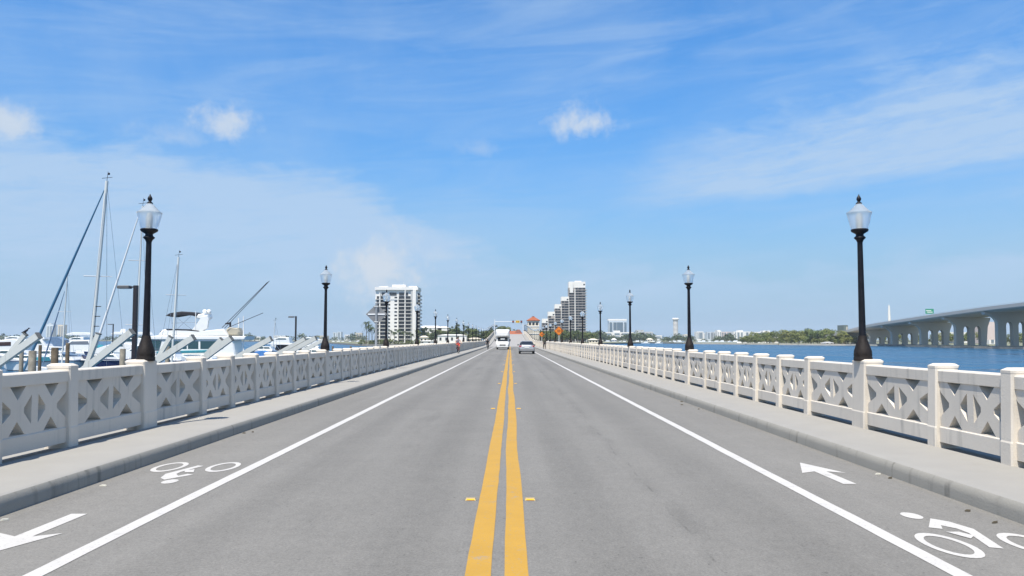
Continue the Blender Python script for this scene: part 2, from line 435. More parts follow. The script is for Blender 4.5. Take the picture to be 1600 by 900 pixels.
def bike_symbol(ox, oy, k):
    t = lambda q: [(ox+k*a, oy+k*b) for a, b in q]
    for cx in (-.345, .345):
        poly_mark('bicycle_symbol', t(ring_pts(cx, 0, .185, .405)), WHITE_PAINT, holes=[t(ring_pts(cx, 0, .128, .30))[::-1]])
    poly_mark('bicycle_symbol', t(torso), WHITE_PAINT); poly_mark('bicycle_symbol', t(arm), WHITE_PAINT, .006)
    poly_mark('bicycle_symbol', t(ring_pts(-.105, 1.09, .085, .145, 16)), WHITE_PAINT)
def arrow(ox, oy, k):
    a = [(0, .82), (.27, -.03), (.075, .09), (.075, -.80), (-.075, -.80), (-.075, .09), (-.27, -.03)]
    poly_mark('arrow_marking', [(ox+k*p, oy+k*q) for p, q in a], WHITE_PAINT)
bike_symbol(3.95, 6.68, 1); arrow(3.965, 10.25, 1)
bike_symbol(-3.96, 10.72, -1); arrow(-3.98, 7.07, -1)
TAR = mat('tar_seal', (.150, .146, .136), .8)
rnd = random.Random(12)
for _ in range(16):                                # dead leaves / bits lying in the gutters
    s = rnd.choice((-1, 1)); y = 5.5+rnd.random()**2*34; x = s*(KX-.03-abs(rnd.gauss(0, .18)))
    l = rnd.uniform(.015, .05); w = l*rnd.uniform(.12, .3); a = rnd.uniform(-.6, .6)
    c_, s_ = math.cos(a), math.sin(a)
    q = [(-l, 0), (-l*.3, -w), (l*.6, -w*.7), (l, .1*w), (l*.4, w), (-l*.4, w*.8)]
    m_ = MB(); top = [(x+p*c_-r*s_, y+p*s_+r*c_, .012+.01*(i % 2)) for i, (p, r) in enumerate(q)]
    m_.add([(*v[:2], .003) for v in top]+top, [(0,1,2,3,4,5)[::-1], (6,7,8,9,10,11)]+[(i, (i+1) % 6, 6+(i+1) % 6, 6+i) for i in range(6)])
    tag(m_.build('dead_leaf', mat('dead_leaf', (.10, .085, .06), .9) if rnd.random() < .8 else mat('litter_paper', (.6, .58, .5), .8)), 'small dry leaf or scrap lying in the gutter by the kerb', 'leaf', 'litter in the gutters')
# reflective raised markers beside the yellow lines
STUD = mat('stud_body', (.40, .30, .12), .6); REFL = mat('stud_reflector', (.75, .36, .02), .25)
for i in range(9):
    for s in (-1, 1):
        y = 8.55+11.05*i
        t = thing('road_marker', 'amber raised reflective marker glued beside the double yellow line', 'road marker', (.305*s-.01, y, road_z(y)), 0, 'raised markers along the centre line')
        b = MB(); b.loft([[(-.055,-.05,.001),(.055,-.05,.001),(.055,.05,.001),(-.055,.05,.001)], [(-.045,-.025,.019),(.045,-.025,.019),(.045,.025,.019),(-.045,.025,.019)]])
        b.build('marker_body', STUD, t)
        MB().add([(-.040,-.049,.006),(.040,-.049,.006),(.036,-.033,.0165),(-.036,-.033,.0165)], [(0,1,2,3)]).build('reflector', REFL, t)
        MB().add(ring_pts3 := [(.085*math.cos(2*math.pi*j/12), .06*math.sin(2*math.pi*j/12), .0025) for j in range(12)], [tuple(range(12))]).build('tar_patch', TAR, t)

# ------------------------------------------------------------------ balustrades
PITCH_L = 13.3; LAMP0 = 13.75
POSTW, LAMPW = .23, .48
def post_mesh(w, hgt, name):
    """post in local coords: x=0 at its road face at the foot (x grows away from the road), y along the deck"""
    mb = MB(); c = .018
    def ring(xf, xb, z, i=0.0):
        return [(xf+c, -w/2+i, z), (xb-c, -w/2+i, z), (xb, -w/2+i+c, z), (xb, w/2-i-c, z), (xb-c, w/2-i, z), (xf+c, w/2-i, z), (xf, w/2-i-c, z), (xf, -w/2+i+c, z)]
    mb.loft([ring(0, .36, -.10), ring(.004, .36, .255), ring(.012, .357, .275), ring(.036, .355, hgt-.05), ring(.036, .355, hgt-.035)])
    return mb.mesh(name)
def cap_mesh(w, hgt, name):
    mb = MB()
    q = lambda x0, x1, y, z, c: [(x0+c, -y, z), (x1-c, -y, z), (x1, -y+c, z), (x1, y-c, z), (x1-c, y, z), (x0+c, y, z), (x0, y-c, z), (x0, -y+c, z)]
    mb.loft([q(.034, .365, w/2+.004, hgt-.036, .02), q(.034, .372, w/2+.004, hgt-.005, .02), q(.085, .335, w/2-.04, hgt+.026, .02)])
    return mb.mesh(name)
PM = post_mesh(POSTW, 1.10, 'post'); LPM = post_mesh(LAMPW, 1.10, 'lamp_post_base')
CM = cap_mesh(POSTW, 1.10, 'cap'); LCM = cap_mesh(LAMPW, 1.10, 'cap_wide')
for m_ in (PM, LPM, CM, LCM): m_.materials.append(BALU)
FR, BK = .062, .315                                # front and back of the panel beams
def panel_parts(L):
    h = L/2
    top = MB(); c = .015
    top.loft([[(FR, y, .885), (FR, y, 1.04-c), (FR+c, y, 1.04), (BK-c, y, 1.04), (BK, y, 1.04-c), (BK, y, .885)] for y in (-h, h)])
    bot = MB(); bot.loft([[(FR, y, .066), (FR, y, .262), (FR+.012, y, .275), (BK-.012, y, .275), (BK, y, .262), (BK, y, .066)] for y in (-h, h)])
    z0, z1 = .27, .89; zc = (z0+z1)/2; f0, f1 = FR+.016, BK-.016
    outer = [(-h, z0), (h, z0), (h, z1), (-h, z1)]
    holes = []
    for s in (-1, 1):
        c0 = s*(h/2)*1.0                           # centre of this X
        hw = h/2
        tw = hw*.44                                 # half width of the top / bottom triangles
        holes.append([(c0-tw, z1-.012), (c0, z1-.18), (c0+tw, z1-.012)])
        holes.append([(c0-tw, z0+.012), (c0+tw, z0+.012), (c0, z0+.18)])
        for e in (-1, 1):                           # the half lozenges beside the post and the middle bar
            inner = (e*s < 0); edge = c0+e*(hw-(.072 if inner else .006)); tip = c0+e*hw*.37
            q = [(edge, zc-.185), (edge, zc+.185), (edge-e*.03, zc+.155), (tip, zc+.03), (tip, zc-.03), (edge-e*.03, zc-.155)]
            holes.append(q)
    lat = MB(); lat.plate(outer, holes, lambda a, b, t: (t, a, b), f0, f1)
    out = []
    for n, mbx in (('lattice', lat), ('top_rail', top), ('bottom_rail', bot)):
        me = mbx.mesh(n); me.materials.append(BALU); out.append(me)
    return out
L1 = 1.70-POSTW+.004; L2 = 2.40-POSTW/2-LAMPW/2+.004
P_SHORT = panel_parts(L1); P_LONG = panel_parts(L2)
def far_panel(parts):
    bm = bmesh.new()
    for me in parts: bm.from_mesh(me)
    me = bpy.data.meshes.new('panel_far'); bm.to_mesh(me); bm.free(); me.materials.append(BALU); return me
F_SHORT, F_LONG = far_panel(P_SHORT), far_panel(P_LONG)
lamp_ys = [LAMP0+PITCH_L*i for i in range(-1, 26)]
jr = random.Random(8)
def balustrade(side, label):
    t = thing('balustrade', label, 'balustrade', (0, 0, 0))
    rot = 0.0 if side > 0 else math.pi
    def put(name, me, y, parent=t, tilt=True):
        o = obj(name, me, parent, (side*RX, y, road_z(y)+KH), (0, 0, rot))
        if y < 120: o.location.x += jr.uniform(-.004, .004); o.location.z += jr.uniform(-.004, .002); o.rotation_euler.z += jr.uniform(-.004, .004)
        if tilt and y > 176:
            sl = math.atan((road_z(y+.4)-road_z(y-.4))/.8); o.rotation_euler = (sl*side, 0, rot)
        return o
    for ly in lamp_ys:
        p = put('post', LPM, ly, tilt=False); obj('cap', LCM, p)
        y = ly+2.40
        ylist = [ly+2.40+1.70*k for k in range(6)]
        for q in ylist:
            p = put('post', PM, q, tilt=False)
            if q < 120: obj('cap', CM, p)
            else: p.data = PFAR
        spans = [(ly+LAMPW/2, ly+2.40-POSTW/2, 1)]+[(ylist[k]+POSTW/2, ylist[k+1]-POSTW/2, 0) for k in range(5)]+[(ylist[5]+POSTW/2, ly+PITCH_L-LAMPW/2, 1)]
        for a, b, lg in spans:
            yc = (a+b)/2
            if yc < 75:
                o = put('panel', (P_LONG if lg else P_SHORT)[0], yc)
                for nm, me in zip(('top_rail', 'bottom_rail'), (P_LONG if lg else P_SHORT)[1:]): obj(nm, me, o)
            else: put('panel', F_LONG if lg else F_SHORT, yc)
    return t
bmf = bmesh.new(); bmf.from_mesh(PM); bmf.from_mesh(CM); PFAR = bpy.data.meshes.new('post_far'); bmf.to_mesh(PFAR); bmf.free(); PFAR.materials.append(BALU)
balustrade(-1, 'white concrete balustrade of crossed lattice panels on the marina side of the bridge')
balustrade(1, 'white concrete balustrade of crossed lattice panels on the open-water side of the bridge')

# ------------------------------------------------------------------ street lamps
def glass_mat():
    m = bpy.data.materials.new('lamp_globe'); m.use_nodes = True; nt = m.node_tree; b = nt.nodes['Principled BSDF']
    b.inputs['Base Color'].default_value = (.80, .84, .86, 1); b.inputs['Roughness'].default_value = .32
    b.inputs['Transmission Weight'].default_value = .72; b.inputs['IOR'].default_value = 1.12
    b.inputs['Alpha'].default_value = .80
    return m
GLOBE = glass_mat(); INNER = mat('lamp_inner', (.75, .74, .68), .5)
def make_lamp(label, group):
    t = thing('street_lamp', label, 'street lamp', (0,0,0), 0, group)
    MB().lathe([(.150, -.02), (.150, .03), (.142, .05), (.147, .07), (.142, .14), (.128, .19), (.108, .25), (.088, .31), (.074, .36), (.067, .40)], 20).build('base', RUST, t)
    p = MB(); p.lathe([(.064, .38), (.058, .42), (.054, .8), (.044, 1.98), (.044, 2.0)], 12)
    p.build('pole', LAMPBLACK, t)
    MB().lathe([(.047, 1.975), (.052, 1.99), (.060, 2.01), (.094, 2.045), (.094, 2.055), (.066, 2.08), (.060, 2.10), (.068, 2.115), (.132, 2.155), (.142, 2.175), (.142, 2.19), (.12, 2.20)], 20).build('collar', LAMPBLACK, t)
    g = MB(); g.lathe([(.125, 2.195), (.150, 2.26), (.178, 2.38), (.192, 2.44), (.202, 2.465), (.202, 2.48), (.165, 2.50), (.135, 2.53), (.105, 2.56), (.098, 2.565), (.070, 2.60), (.050, 2.615), (.046, 2.63)], 24, smooth=True)
    go = g.build('globe', GLOBE, t)
    MB().lathe([(.045, 2.2), (.05, 2.28), (.055, 2.40), (.03, 2.47)], 10).build('bulb', INNER, go)
    MB().lathe([(.048, 2.628), (.052, 2.64), (.030, 2.655), (.022, 2.665), (.026, 2.675), (.038, 2.70), (.040, 2.715), (.028, 2.745), (.014, 2.765), (.006, 2.79)], 12).build('finial', LAMPBLACK, t)
    for k in range(4):
        a = k*math.pi/2+.3
        MB().lathe([(.012, 0), (.012, .012), (.006, .02)], 6, (.128*math.cos(a), .128*math.sin(a), .03)).build('bolt', RUST, t)
    return t
LAMPLAB = {-1: ['black iron street lamp with frosted globe next to the dark dock lamp post', 'black iron street lamp with frosted globe right of the leaning piles by open water', 'black iron street lamp with frosted globe just right of the bare grey diamond sign', 'black iron street lamp at the white pier edge of the apartment tower', 'black iron street lamp next past the apartment tower, before the green trees'],
           1: ['black iron street lamp with frosted globe before the viaduct end and wooded spit', 'black iron street lamp with frosted globe before the slim round tower and hotel row', 'black iron street lamp just right of the wide blue-glass tower', 'black iron street lamp between the stepped tower and the blue-glass tower', 'black iron street lamp at the tall outer edge of the stepped tower', 'black iron street lamp before the wide face of the stepped tower', 'black iron street lamp in front of the orange diamond roadwork sign']}
for side, lab, grp in ((-1, 'black iron street lamp with frosted globe on the marina side balustrade', 'lamps along the marina side balustrade'),
                       (1, 'black iron street lamp with frosted globe on the open-water side balustrade', 'lamps along the open-water side balustrade')):
    first = None
    for y in lamp_ys:
        if y < 5: continue
        if first is None: first = make_lamp(lab, grp); o = first
        else: o = copy_tree(first)
        k_ = lamp_ys.index(y)-1
        if k_ < len(LAMPLAB[side]): o['label'] = LAMPLAB[side][k_]
        else: o['label'] = lab
        o.location = (side*6.0, y, road_z(y)+KH+1.12); o.rotation_euler = (0, 0, random.uniform(0, 6.28))
# ------------------------------------------------------------------ shores
def wbuild(mb, name, m, parent):
    l = parent.location.copy(); q = parent.parent
    while q: l += q.location; q = q.parent
    mb.v = [(a-l.x, b-l.y, c-l.z) for a, b, c in mb.v]
    return mb.build(name, m, parent)
SANDG = mat('shore_ground', (.26, .24, .17), .9, color2=(.10, .13, .05), scale=.05)
SAND = mat('pale_sand', (.50, .45, .36), .9, var=.12, scale=.3)
STONE = mat('seawall_stone', (.20, .19, .17), .9, var=.35, scale=.6)
def land(name, pts, z, m=SANDG, wall=STONE):
    n = len(pts)
    top = MB(); top.add([(x, y, z) for x, y in pts], [tuple(range(n))])
    o = structure(name, top, m)
    if o.data.polygons[0].normal.z < 0: o.data.flip_normals()
    w = MB(); w.add([(x, y, z+.004) for x, y in pts]+[(x, y, WZ-1) for x, y in pts], [(i, (i+1) % n, n+(i+1) % n, n+i) for i in range(n)])
    w.build('seawall', wall, o)
    return o
LZ = WZ+1.3
jit = random.Random(5)
def wavy(pts, amp, step=9):
    out = []
    for (a, b), (c, d) in zip(pts, pts[1:]):
        k = max(1, int(math.hypot(c-a, d-b)/step))
        for i in range(k):
            t = i/k; out.append((a+(c-a)*t+jit.uniform(-amp, amp), b+(d-b)*t+jit.uniform(-amp, amp)))
    return out+[pts[-1]]
land('island', wavy([(-112, 590), (-100, 545), (-60, 533), (-7, 528)], 1.5)+wavy([(7, 528), (30, 545), (62, 600), (80, 700)], 2)+[(220, 1100), (-260, 1100)], LZ)
front = [(150, 900), (172, 760), (194, 690), (217, 618), (240, 585), (246, 530), (231, 431), (229, 366)]
land('spit', wavy(front, 2)+[(420, 330), (900, 700), (700, 1100)], WZ+1.0)
bch = [(214, 622), (239, 588), (245, 540)]
land('sandy_beach', [(208, 634), (222, 606), (238, 581), (244, 545), (250, 548), (245, 588), (228, 622), (214, 650)], WZ+1.06, SAND, SAND)
land('sandy_beach', [(167, 755), (181, 722), (193, 688), (209, 640), (214, 645), (199, 695), (186, 727), (174, 760)], WZ+1.06, SAND, SAND)
land('far_shore', wavy([(70, 1240), (250, 1180), (420, 1120), (460, 1200)], 6, 30)+[(900, 1500), (3000, 2600), (3000, 4000), (70, 4000)], WZ+1.2)
land('far_shore_left', wavy([(-700, 1700), (-480, 1550), (-330, 1430), (-175, 1400)], 6, 30)+[(-150, 3000), (-3000, 4500), (-2500, 2400)], WZ+1.2)

# ------------------------------------------------------------------ vegetation
def leaf_mat(name, a, b, c):
    m = bpy.data.materials.new(name); m.use_nodes = True; nt = m.node_tree; bs = nt.nodes['Principled BSDF']; S.nt = nt
    g = nt.nodes.new('ShaderNodeNewGeometry'); oi = nt.nodes.new('ShaderNodeObjectInfo')
    n = nt.nodes.new('ShaderNodeTexNoise'); n.inputs['Scale'].default_value = .35; n.inputs['Detail'].default_value = 3
    nt.links.new(g.outputs['Position'], n.inputs['Vector'])
    r = S(g.outputs['Random Per Island'])
    mx = nt.nodes.new('ShaderNodeMix'); mx.data_type = 'RGBA'; mx.inputs[6].default_value = (*a, 1); mx.inputs[7].default_value = (*b, 1)
    nt.links.new((S(n.outputs[0]).smooth(.35, .65)*.6+r*.4).k, mx.inputs[0])
    m2 = nt.nodes.new('ShaderNodeMix'); m2.data_type = 'RGBA'; m2.inputs[7].default_value = (*c, 1)
    nt.links.new(mx.outputs[2], m2.inputs[6]); nt.links.new((S(oi.outputs['Random'])*.55).k, m2.inputs[0])
    nt.links.new(m2.outputs[2], bs.inputs['Base Color']); bs.inputs['Roughness'].default_value = .6; bs.inputs['Specular IOR Level'].default_value = .25
    MATS[name] = m; return m
LEAF = leaf_mat('leaf_green', (.115, .150, .045), (.060, .095, .028), (.16, .16, .06))
LEAFD = leaf_mat('leaf_dark', (.070, .100, .040), (.040, .065, .026), (.085, .10, .05))
LEAFP = leaf_mat('palm_leaf', (.060, .090, .035), (.035, .060, .020), (.085, .09, .035))
LEAFM = leaf_mat('mangrove_leaf', (.17, .20, .05), (.09, .13, .03), (.19, .18, .065))
BARK = mat('bark', (.16, .13, .10), .9, var=.3, scale=5)
def leaf_quads(mb, rnd, c, r, n, size, sq=(1, 1, 1)):
    for _ in range(n):
        d = Vector((rnd.gauss(0, 1), rnd.gauss(0, 1), rnd.gauss(0, 1))).normalized()
        if d.z < -.4 and rnd.random() < .6: d.z = -d.z
        p = Vector(c)+Vector((d.x*sq[0], d.y*sq[1], d.z*sq[2]))*r*rnd.uniform(.55, 1.06)
        nrm = (d+Vector((rnd.uniform(-1, 1), rnd.uniform(-1, 1), rnd.uniform(-.3, 1)))*.8).normalized()
        a = nrm.cross(Vector((rnd.uniform(-1, 1), rnd.uniform(-1, 1), rnd.uniform(-1, 1)))).normalized(); b = nrm.cross(a)
        s = size*rnd.uniform(.6, 1.3)
        mb.add([p+a*s, p+b*s*.7, p-a*s*.9, p-b*s*.6], [(0, 1, 2, 3)])
def broad_tree(seed, h=10.0, spread=4.2, n=620, leaf=.42, low=.25):
    """trunk with limbs and a crown of separate leaf clumps; returns (trunk mesh, crown mesh)"""
    rnd = random.Random(seed); tr = MB(); cr = MB()
    th = h*.42; lean = Vector((rnd.uniform(-.3, .3), rnd.uniform(-.3, .3), 0))
    tr.path([(0, 0, -.3), lean*.5+Vector((0, 0, th*.5)), lean+Vector((0, 0, th))], [.30, .22, .17], 7)
    k = rnd.randint(7, 10)
    for i in range(k):
        a = 2*math.pi*i/k+rnd.uniform(-.4, .4); rr = spread*rnd.uniform(.3, .78) if i else 0
        z = h*(low+.14)+(h*(.80-low))*rnd.random()
        if i == 0: z = h*.82
        c = Vector((rr*math.cos(a), rr*math.sin(a), z)); r = spread*rnd.uniform(.30, .48)
        tr.tube(lean+Vector((0, 0, th*rnd.uniform(.6, .98))), c, .11, .03, 5)
        leaf_quads(cr, rnd, c, r, n//k, leaf, (1, 1, .75))
    leaf_quads(cr, rnd, (0, 0, h*.55), spread*.75, n//4, leaf, (1, 1, .6))
    return tr.mesh('trunk'), cr.mesh('crown', fix=False)
def palm_tree(seed, h=9.0, fl=2.9):
    rnd = random.Random(seed); tr = MB(); cr = MB()
    lx, ly = rnd.uniform(-.8, .8), rnd.uniform(-.6, .6)
    pts = [(lx*t*t, ly*t*t, h*t-.3*(1-t)) for t in (0, .2, .4, .6, .8, 1)]
    tr.path(pts, [.24, .18, .16, .15, .14, .16], 8)
    top = Vector(pts[-1])
    for i in range(19):
        a = i*2.399+rnd.uniform(-.2, .2); up = rnd.uniform(-.35, 1.05)
        d = Vector((math.cos(a), math.sin(a), 0)); side = Vector((-math.sin(a), math.cos(a), 0))
        L = fl*rnd.uniform(.8, 1.1); prev = None
        for j in range(10):
            t = j/9; p = top+d*L*t*math.cos(up*.6)+Vector((0, 0, L*(math.sin(up)*t-.85*t*t)))
            if j:
                wd = .55*math.sin(math.pi*min(1, t*.9+.12))+.05
                for s in (-1, 1):
                    tip = p+side*s*wd+d*.25+Vector((0, 0, -.30*wd-.1))
                    cr.add([prev, p, tip], [(0, 1, 2)])
            prev = p
        cr.tube(top, top+d*L*.4*math.cos(up*.6)+Vector((0, 0, L*(math.sin(up)*.4-.13))), .035, .015, 4)
    return tr.mesh('trunk'), cr.mesh('crown', fix=False)
def veg(tree, m):
    tree[0].materials.append(BARK); tree[1].materials.append(m); return tree
TREES = [veg(broad_tree(20+i, 10, 4.4), (LEAF, LEAF, LEAFD, LEAFD, LEAF)[i]) for i in range(5)]
PINES = [veg(broad_tree(40+i, 13, 3.0, 520, .36, .2), LEAFD) for i in range(2)]
MANG = [veg(broad_tree(60+i, 9, 5.6, 820, .46, .02), (LEAFM, LEAFM, LEAF)[i]) for i in range(3)]
PALMS = [veg(palm_tree(80+i, (9, 11, 7.5)[i]), LEAFP) for i in range(3)]
BUSH = [veg(broad_tree(90+i, 2.6, 1.9, 260, .26, .0), LEAF) for i in range(2)]
trnd = random.Random(99)
def plant(kind, name, pos, s, label, cat, group, sz=None):
    t = thing(name, label, cat, pos, trnd.uniform(0, 6.28), group)
    sz = s if sz is None else sz
    for nm, me in zip(('trunk', 'crown'), kind):
        o = obj(nm, me, t); o.scale = (s, s, sz)
    return t
def px_x(px, Y): return EYE.x+(px-797)/FPX*Y
# trees of the island left of the road: tops about y 505-515 in the photograph
for i in range(46):
    px = 652+i*3.05+trnd.uniform(-2, 2); Y = 600+trnd.uniform(0, 110)
    ytop = 513+8*abs(math.sin(px*.11))+trnd.uniform(-5, 5)
    if px > 735: ytop = 516+trnd.uniform(-4, 4)
    if px > 772: Y += 60; ytop -= 2
    h = (530-ytop)/FPX*Y+EYE.z-LZ
    k = trnd.choice(TREES); plant(k, 'broadleaf_tree', (px_x(px, Y), Y, LZ), h/10*trnd.uniform(.9, 1.1), 'bushy green broadleaf tree on the island left of the causeway road', 'tree', 'trees on the island left of the road', h/10)
for px, Y, yt in ((713, 610, 506), (726, 640, 508), (703, 660, 509), (780, 700, 507), (768, 680, 510), (790, 720, 509), (786, 690, 511), (806, 720, 514), (812, 700, 515)):
    h = (530-yt)/FPX*Y+EYE.z-LZ
    plant(trnd.choice(PINES), 'tall_tree', (px_x(px, Y), Y, LZ), h/13, 'tall dark narrow tree rising above its neighbours on the island', 'tree', 'tall dark trees on the island')
# right of the road, in front of the stepped tower
for i in range(40):
    px = 838+i*2.35+trnd.uniform(-2, 2); Y = 600+trnd.uniform(0, 120)+max(0, px-900)*2
    ytop = 520+trnd.uniform(-4, 5)
    h = (530-ytop)/FPX*Y+EYE.z-LZ
    plant(trnd.choice(TREES), 'broadleaf_tree', (px_x(px, Y), Y, LZ), h/10*1.1, 'bushy green broadleaf tree in front of the stepped white tower', 'tree', 'trees in front of the stepped tower', h/10)
for px, Y, yt, j in ((902, 585, 515, 0), (893, 600, 519, 2), (868, 590, 520, 2), (880, 610, 518, 1), (908, 605, 519, 2)):
    h = (530-yt)/FPX*Y+EYE.z-LZ
    plant(PALMS[j], 'palm_tree', (px_x(px, Y), Y, LZ), h/(9, 11, 7.5)[j]*.87, 'feathery palm in front of the stepped white tower', 'palm tree', 'palms in front of the stepped tower')
for px, Y, yt, j in ((573, 545, 499, 1), (577, 560, 505, 0), (582, 552, 509, 2), (586, 556, 514, 0)):
    h = (530-yt)/FPX*Y+EYE.z-LZ
    plant(PALMS[j], 'palm_tree', (px_x(px, Y), Y, LZ), h/(9, 11, 7.5)[j]*.9, 'tall green palm at the shore end of the white apartment tower', 'palm tree', 'palms at the shore end of the apartment tower', h/(9, 11, 7.5)[j]*.87)
for px, Y, yt, j in ((611, 560, 514, 0), (617, 566, 517, 2), (623, 560, 513, 0), (630, 570, 516, 2), (637, 564, 518, 1), (643, 570, 520, 2)):
    h = (530-yt)/FPX*Y+EYE.z-LZ
    plant(PALMS[j], 'palm_tree', (px_x(px, Y), Y, LZ), h/(9, 11, 7.5)[j]*.87, 'slender palm in front of the white apartment tower', 'palm tree', 'palms in front of the apartment tower')
for i in range(16):
    px = 566+i*5.6+trnd.uniform(-2, 2); Y = 545+trnd.uniform(0, 12)
    plant(trnd.choice(BUSH), 'shrub', (px_x(px, Y), Y, LZ), trnd.uniform(.8, 1.5), 'low green shrub at the foot of the white apartment tower', 'shrub', 'shrubs at the foot of the apartment tower')
# mangrove wood on the spit across the water
for i in range(58):
    f = i/57; px = 1162+f*175+trnd.uniform(-3, 3)
    Y0 = 735-150*min(1, f*1.1)
    Y = Y0+trnd.uniform(10, 90)
    ytop = 523-8*math.sin(min(1, f*1.05)*math.pi*.62)+trnd.uniform(-2.5, 3)+(3 if f > .8 else 0)
    if i % 3 == 0: Y = Y0+8; ytop = 527+trnd.uniform(-2, 2)
    h = (530-ytop)/FPX*Y+EYE.z-(WZ+1)
    plant(trnd.choice(MANG), 'mangrove_tree', (px_x(px, Y), Y, WZ+1), h/9*1.05, 'dense olive green tree of the wooded spit beside the high bridge', 'tree', 'trees of the wooded spit', h/9)
for i in range(16):
    px = 1380+i*15+trnd.uniform(-4, 4); Y = 620+trnd.uniform(0, 80)
    plant(trnd.choice(MANG), 'mangrove_tree', (px_x(px, Y), Y, WZ+1), trnd.uniform(.7, 1.15), 'green tree on the bank behind the high bridge piers', 'tree', 'trees behind the high bridge piers')
# far woods read as one mass
def woods(name, label, pxs, Yf, hf, n, seed, m):
    rnd = random.Random(seed); mb = MB()
    for _ in range(n):
        px = rnd.uniform(*pxs); Y = Yf(px)+rnd.uniform(0, 60); h = hf(px)*rnd.uniform(.55, 1.15)
        leaf_quads(mb, rnd, (px_x(px, Y), Y, WZ+1.2+h*.5), h*.55, 26, h*.13, (1.2, 1, .95))
    return tag(mb.build(name, m, None, fix=False), label, 'woods', kind='stuff')
woods('far_woods', 'dark green trees along the far shore below the distant hotels', (918, 1165), lambda p: 1250-(p-918)*.45, lambda p: 8+3.5*math.sin(p*.09)+2*math.sin(p*.31)+(3.5 if p < 1020 else -2.5 if p > 1060 else 0), 430, 1, LEAFD)
woods('far_woods', 'hazy dark trees along the low shore beyond the marina', (0, 575), lambda p: 1500, lambda p: 9+3*math.sin(p*.07)+2*math.sin(p*.23), 420, 2, LEAFD)

# ------------------------------------------------------------------ buildings
WHITEW = mat('white_stucco', (.74, .72, .68), .8, var=.05, scale=.15)
CREAM = mat('cream_stucco', (.70, .63, .50), .8, var=.06, scale=.3)
GREYW = mat('grey_stucco', (.42, .43, .43), .8, var=.06, scale=.2)
PALEB = mat('pale_blue_wall', (.54, .59, .62), .7, var=.05, scale=.1)
PINKW = mat('pink_wall', (.62, .52, .48), .8, var=.06, scale=.1)
BEIGE = mat('beige_wall', (.58, .51, .40), .8, var=.06, scale=.1)
GLASS = mat('dark_window', (.030, .034, .040), .12, spec=.6)
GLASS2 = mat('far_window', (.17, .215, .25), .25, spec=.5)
BAY_SHADE = mat('bay_shade_panel', (.060, .058, .055), .8)  # dark panel on the wall, its colour standing for shade inside the balcony bays
TILE = mat('roof_tile', (.29, .085, .036), .8, var=.25, scale=1.5)
UNIT = MB().box(-.5, -.5, -.5, .5, .5, .5).mesh('unit')
UM = {}
def ubox(name, m, parent, x0, y0, z0, x1, y1, z1):
    """a plain rectangular piece (window pane, slab, pier) sharing one unit mesh per material"""
    if m.name not in UM:
        UM[m.name] = UNIT.copy(); UM[m.name].materials.append(m)
    o = obj(name, UM[m.name], parent, ((x0+x1)/2, (y0+y1)/2, (z0+z1)/2)); o.scale = (abs(x1-x0), abs(y1-y0), abs(z1-z0)); return o
def zpx(py, Y): return EYE.z+(530-py)/FPX*Y
RAILD = mat('balcony_rail_brown', (.10, .095, .09), .7)
# --- white apartment tower left
Y = 620.0
T = thing('apartment_tower', 'white thirteen-storey apartment tower with dark balcony bays on the left shore', 'building', (px_x(620, Y), Y, LZ))
X = lambda px: px_x(px, Y)-T.location.x
Zt = zpx(448, Y)-LZ
w = MB(); w.box(X(586), 1.6, 0, X(652), 22, Zt-2.2); w.box(X(585.5), .2, Zt-2.4, X(653), 22.4, Zt-.2)
w.build('wall', WHITEW, T)
r_ = MB(); r_.box(X(611), 5, Zt-.2, X(632), 16, Zt+1.9); r_.box(X(590), 6, Zt-.2, X(604), 14, Zt+.7); r_.box(X(637), 5, Zt-.2, X(650), 14, Zt+.9); r_.tube((X(629), 6, Zt), (X(629), 6, Zt+4), .12, .08, 6)
for q in range(8): r_.tube((X(588+q*8), 1, Zt-.2), (X(588+q*8), 1, Zt+.8), .06, .06, 5)
r_.build('roof_block', WHITEW, T)
FH = (zpx(460, Y)-LZ)/13.6
for fl in range(14):
    z0 = .6+fl*FH
    tp = fl == 13
    bays = ((588, 592.5), (594, 604.5)) if not tp else ((596, 604.5),)
    bays += ((622.5, 632), (633.5, 641)) if not tp else ((608, 619), (623, 631), (634, 637))
    for a, b in bays:
        ubox('bay_shade_panel', BAY_SHADE, T, X(a), 1.45, z0+.30, X(b), 1.63, z0+FH-.22)
        ubox('window', GLASS, T, X(a)+.25, 1.32, z0+.35, X(b)-.25, 1.46, z0+FH-.45)
        ubox('balcony_rail', RAILD, T, X(a), -.05, z0+.18, X(b), .05, z0+.62)
    if not tp:
        ubox('balcony_slab', WHITEW, T, X(585.6), -.25, z0-.12, X(605.5), 1.7, z0+.18)
        ubox('balcony_slab', WHITEW, T, X(621.8), -.25, z0-.12, X(642.5), 1.7, z0+.18)
        ubox('window', GLASS, T, X(615.8), 1.5, z0+.9, X(620), 1.62, z0+2.05)
        ubox('window', GLASS, T, X(606.3), 1.5, z0+.9, X(609.2), 1.62, z0+2.05)
    ubox('bay_shade_panel', BAY_SHADE, T, X(651.9), 2.5, z0+.5, X(652.15), 18, z0+FH-.35)
    ubox('balcony_slab', WHITEW, T, X(651.9), 2, z0-.12, X(655.6), 18, z0+.18)
    ubox('balcony_rail', GREYW, T, X(655.3), 2, z0+.18, X(655.5), 18, z0+.9)
ubox('pier', WHITEW, T, X(645), -1.2, 0, X(650), 1.7, Zt-2.6); ubox('pier', GREYW, T, X(641.5), .6, 0, X(645), 1.7, Zt-2.6)
ubox('pier', WHITEW, T, X(592.4), -.1, 0, X(594.1), 1.7, Zt-4.5); ubox('pier', WHITEW, T, X(632), -.1, 0, X(633.5), 1.7, Zt-2.6)
SLABG = mat('slab_greyish', (.42, .385, .36), .8)
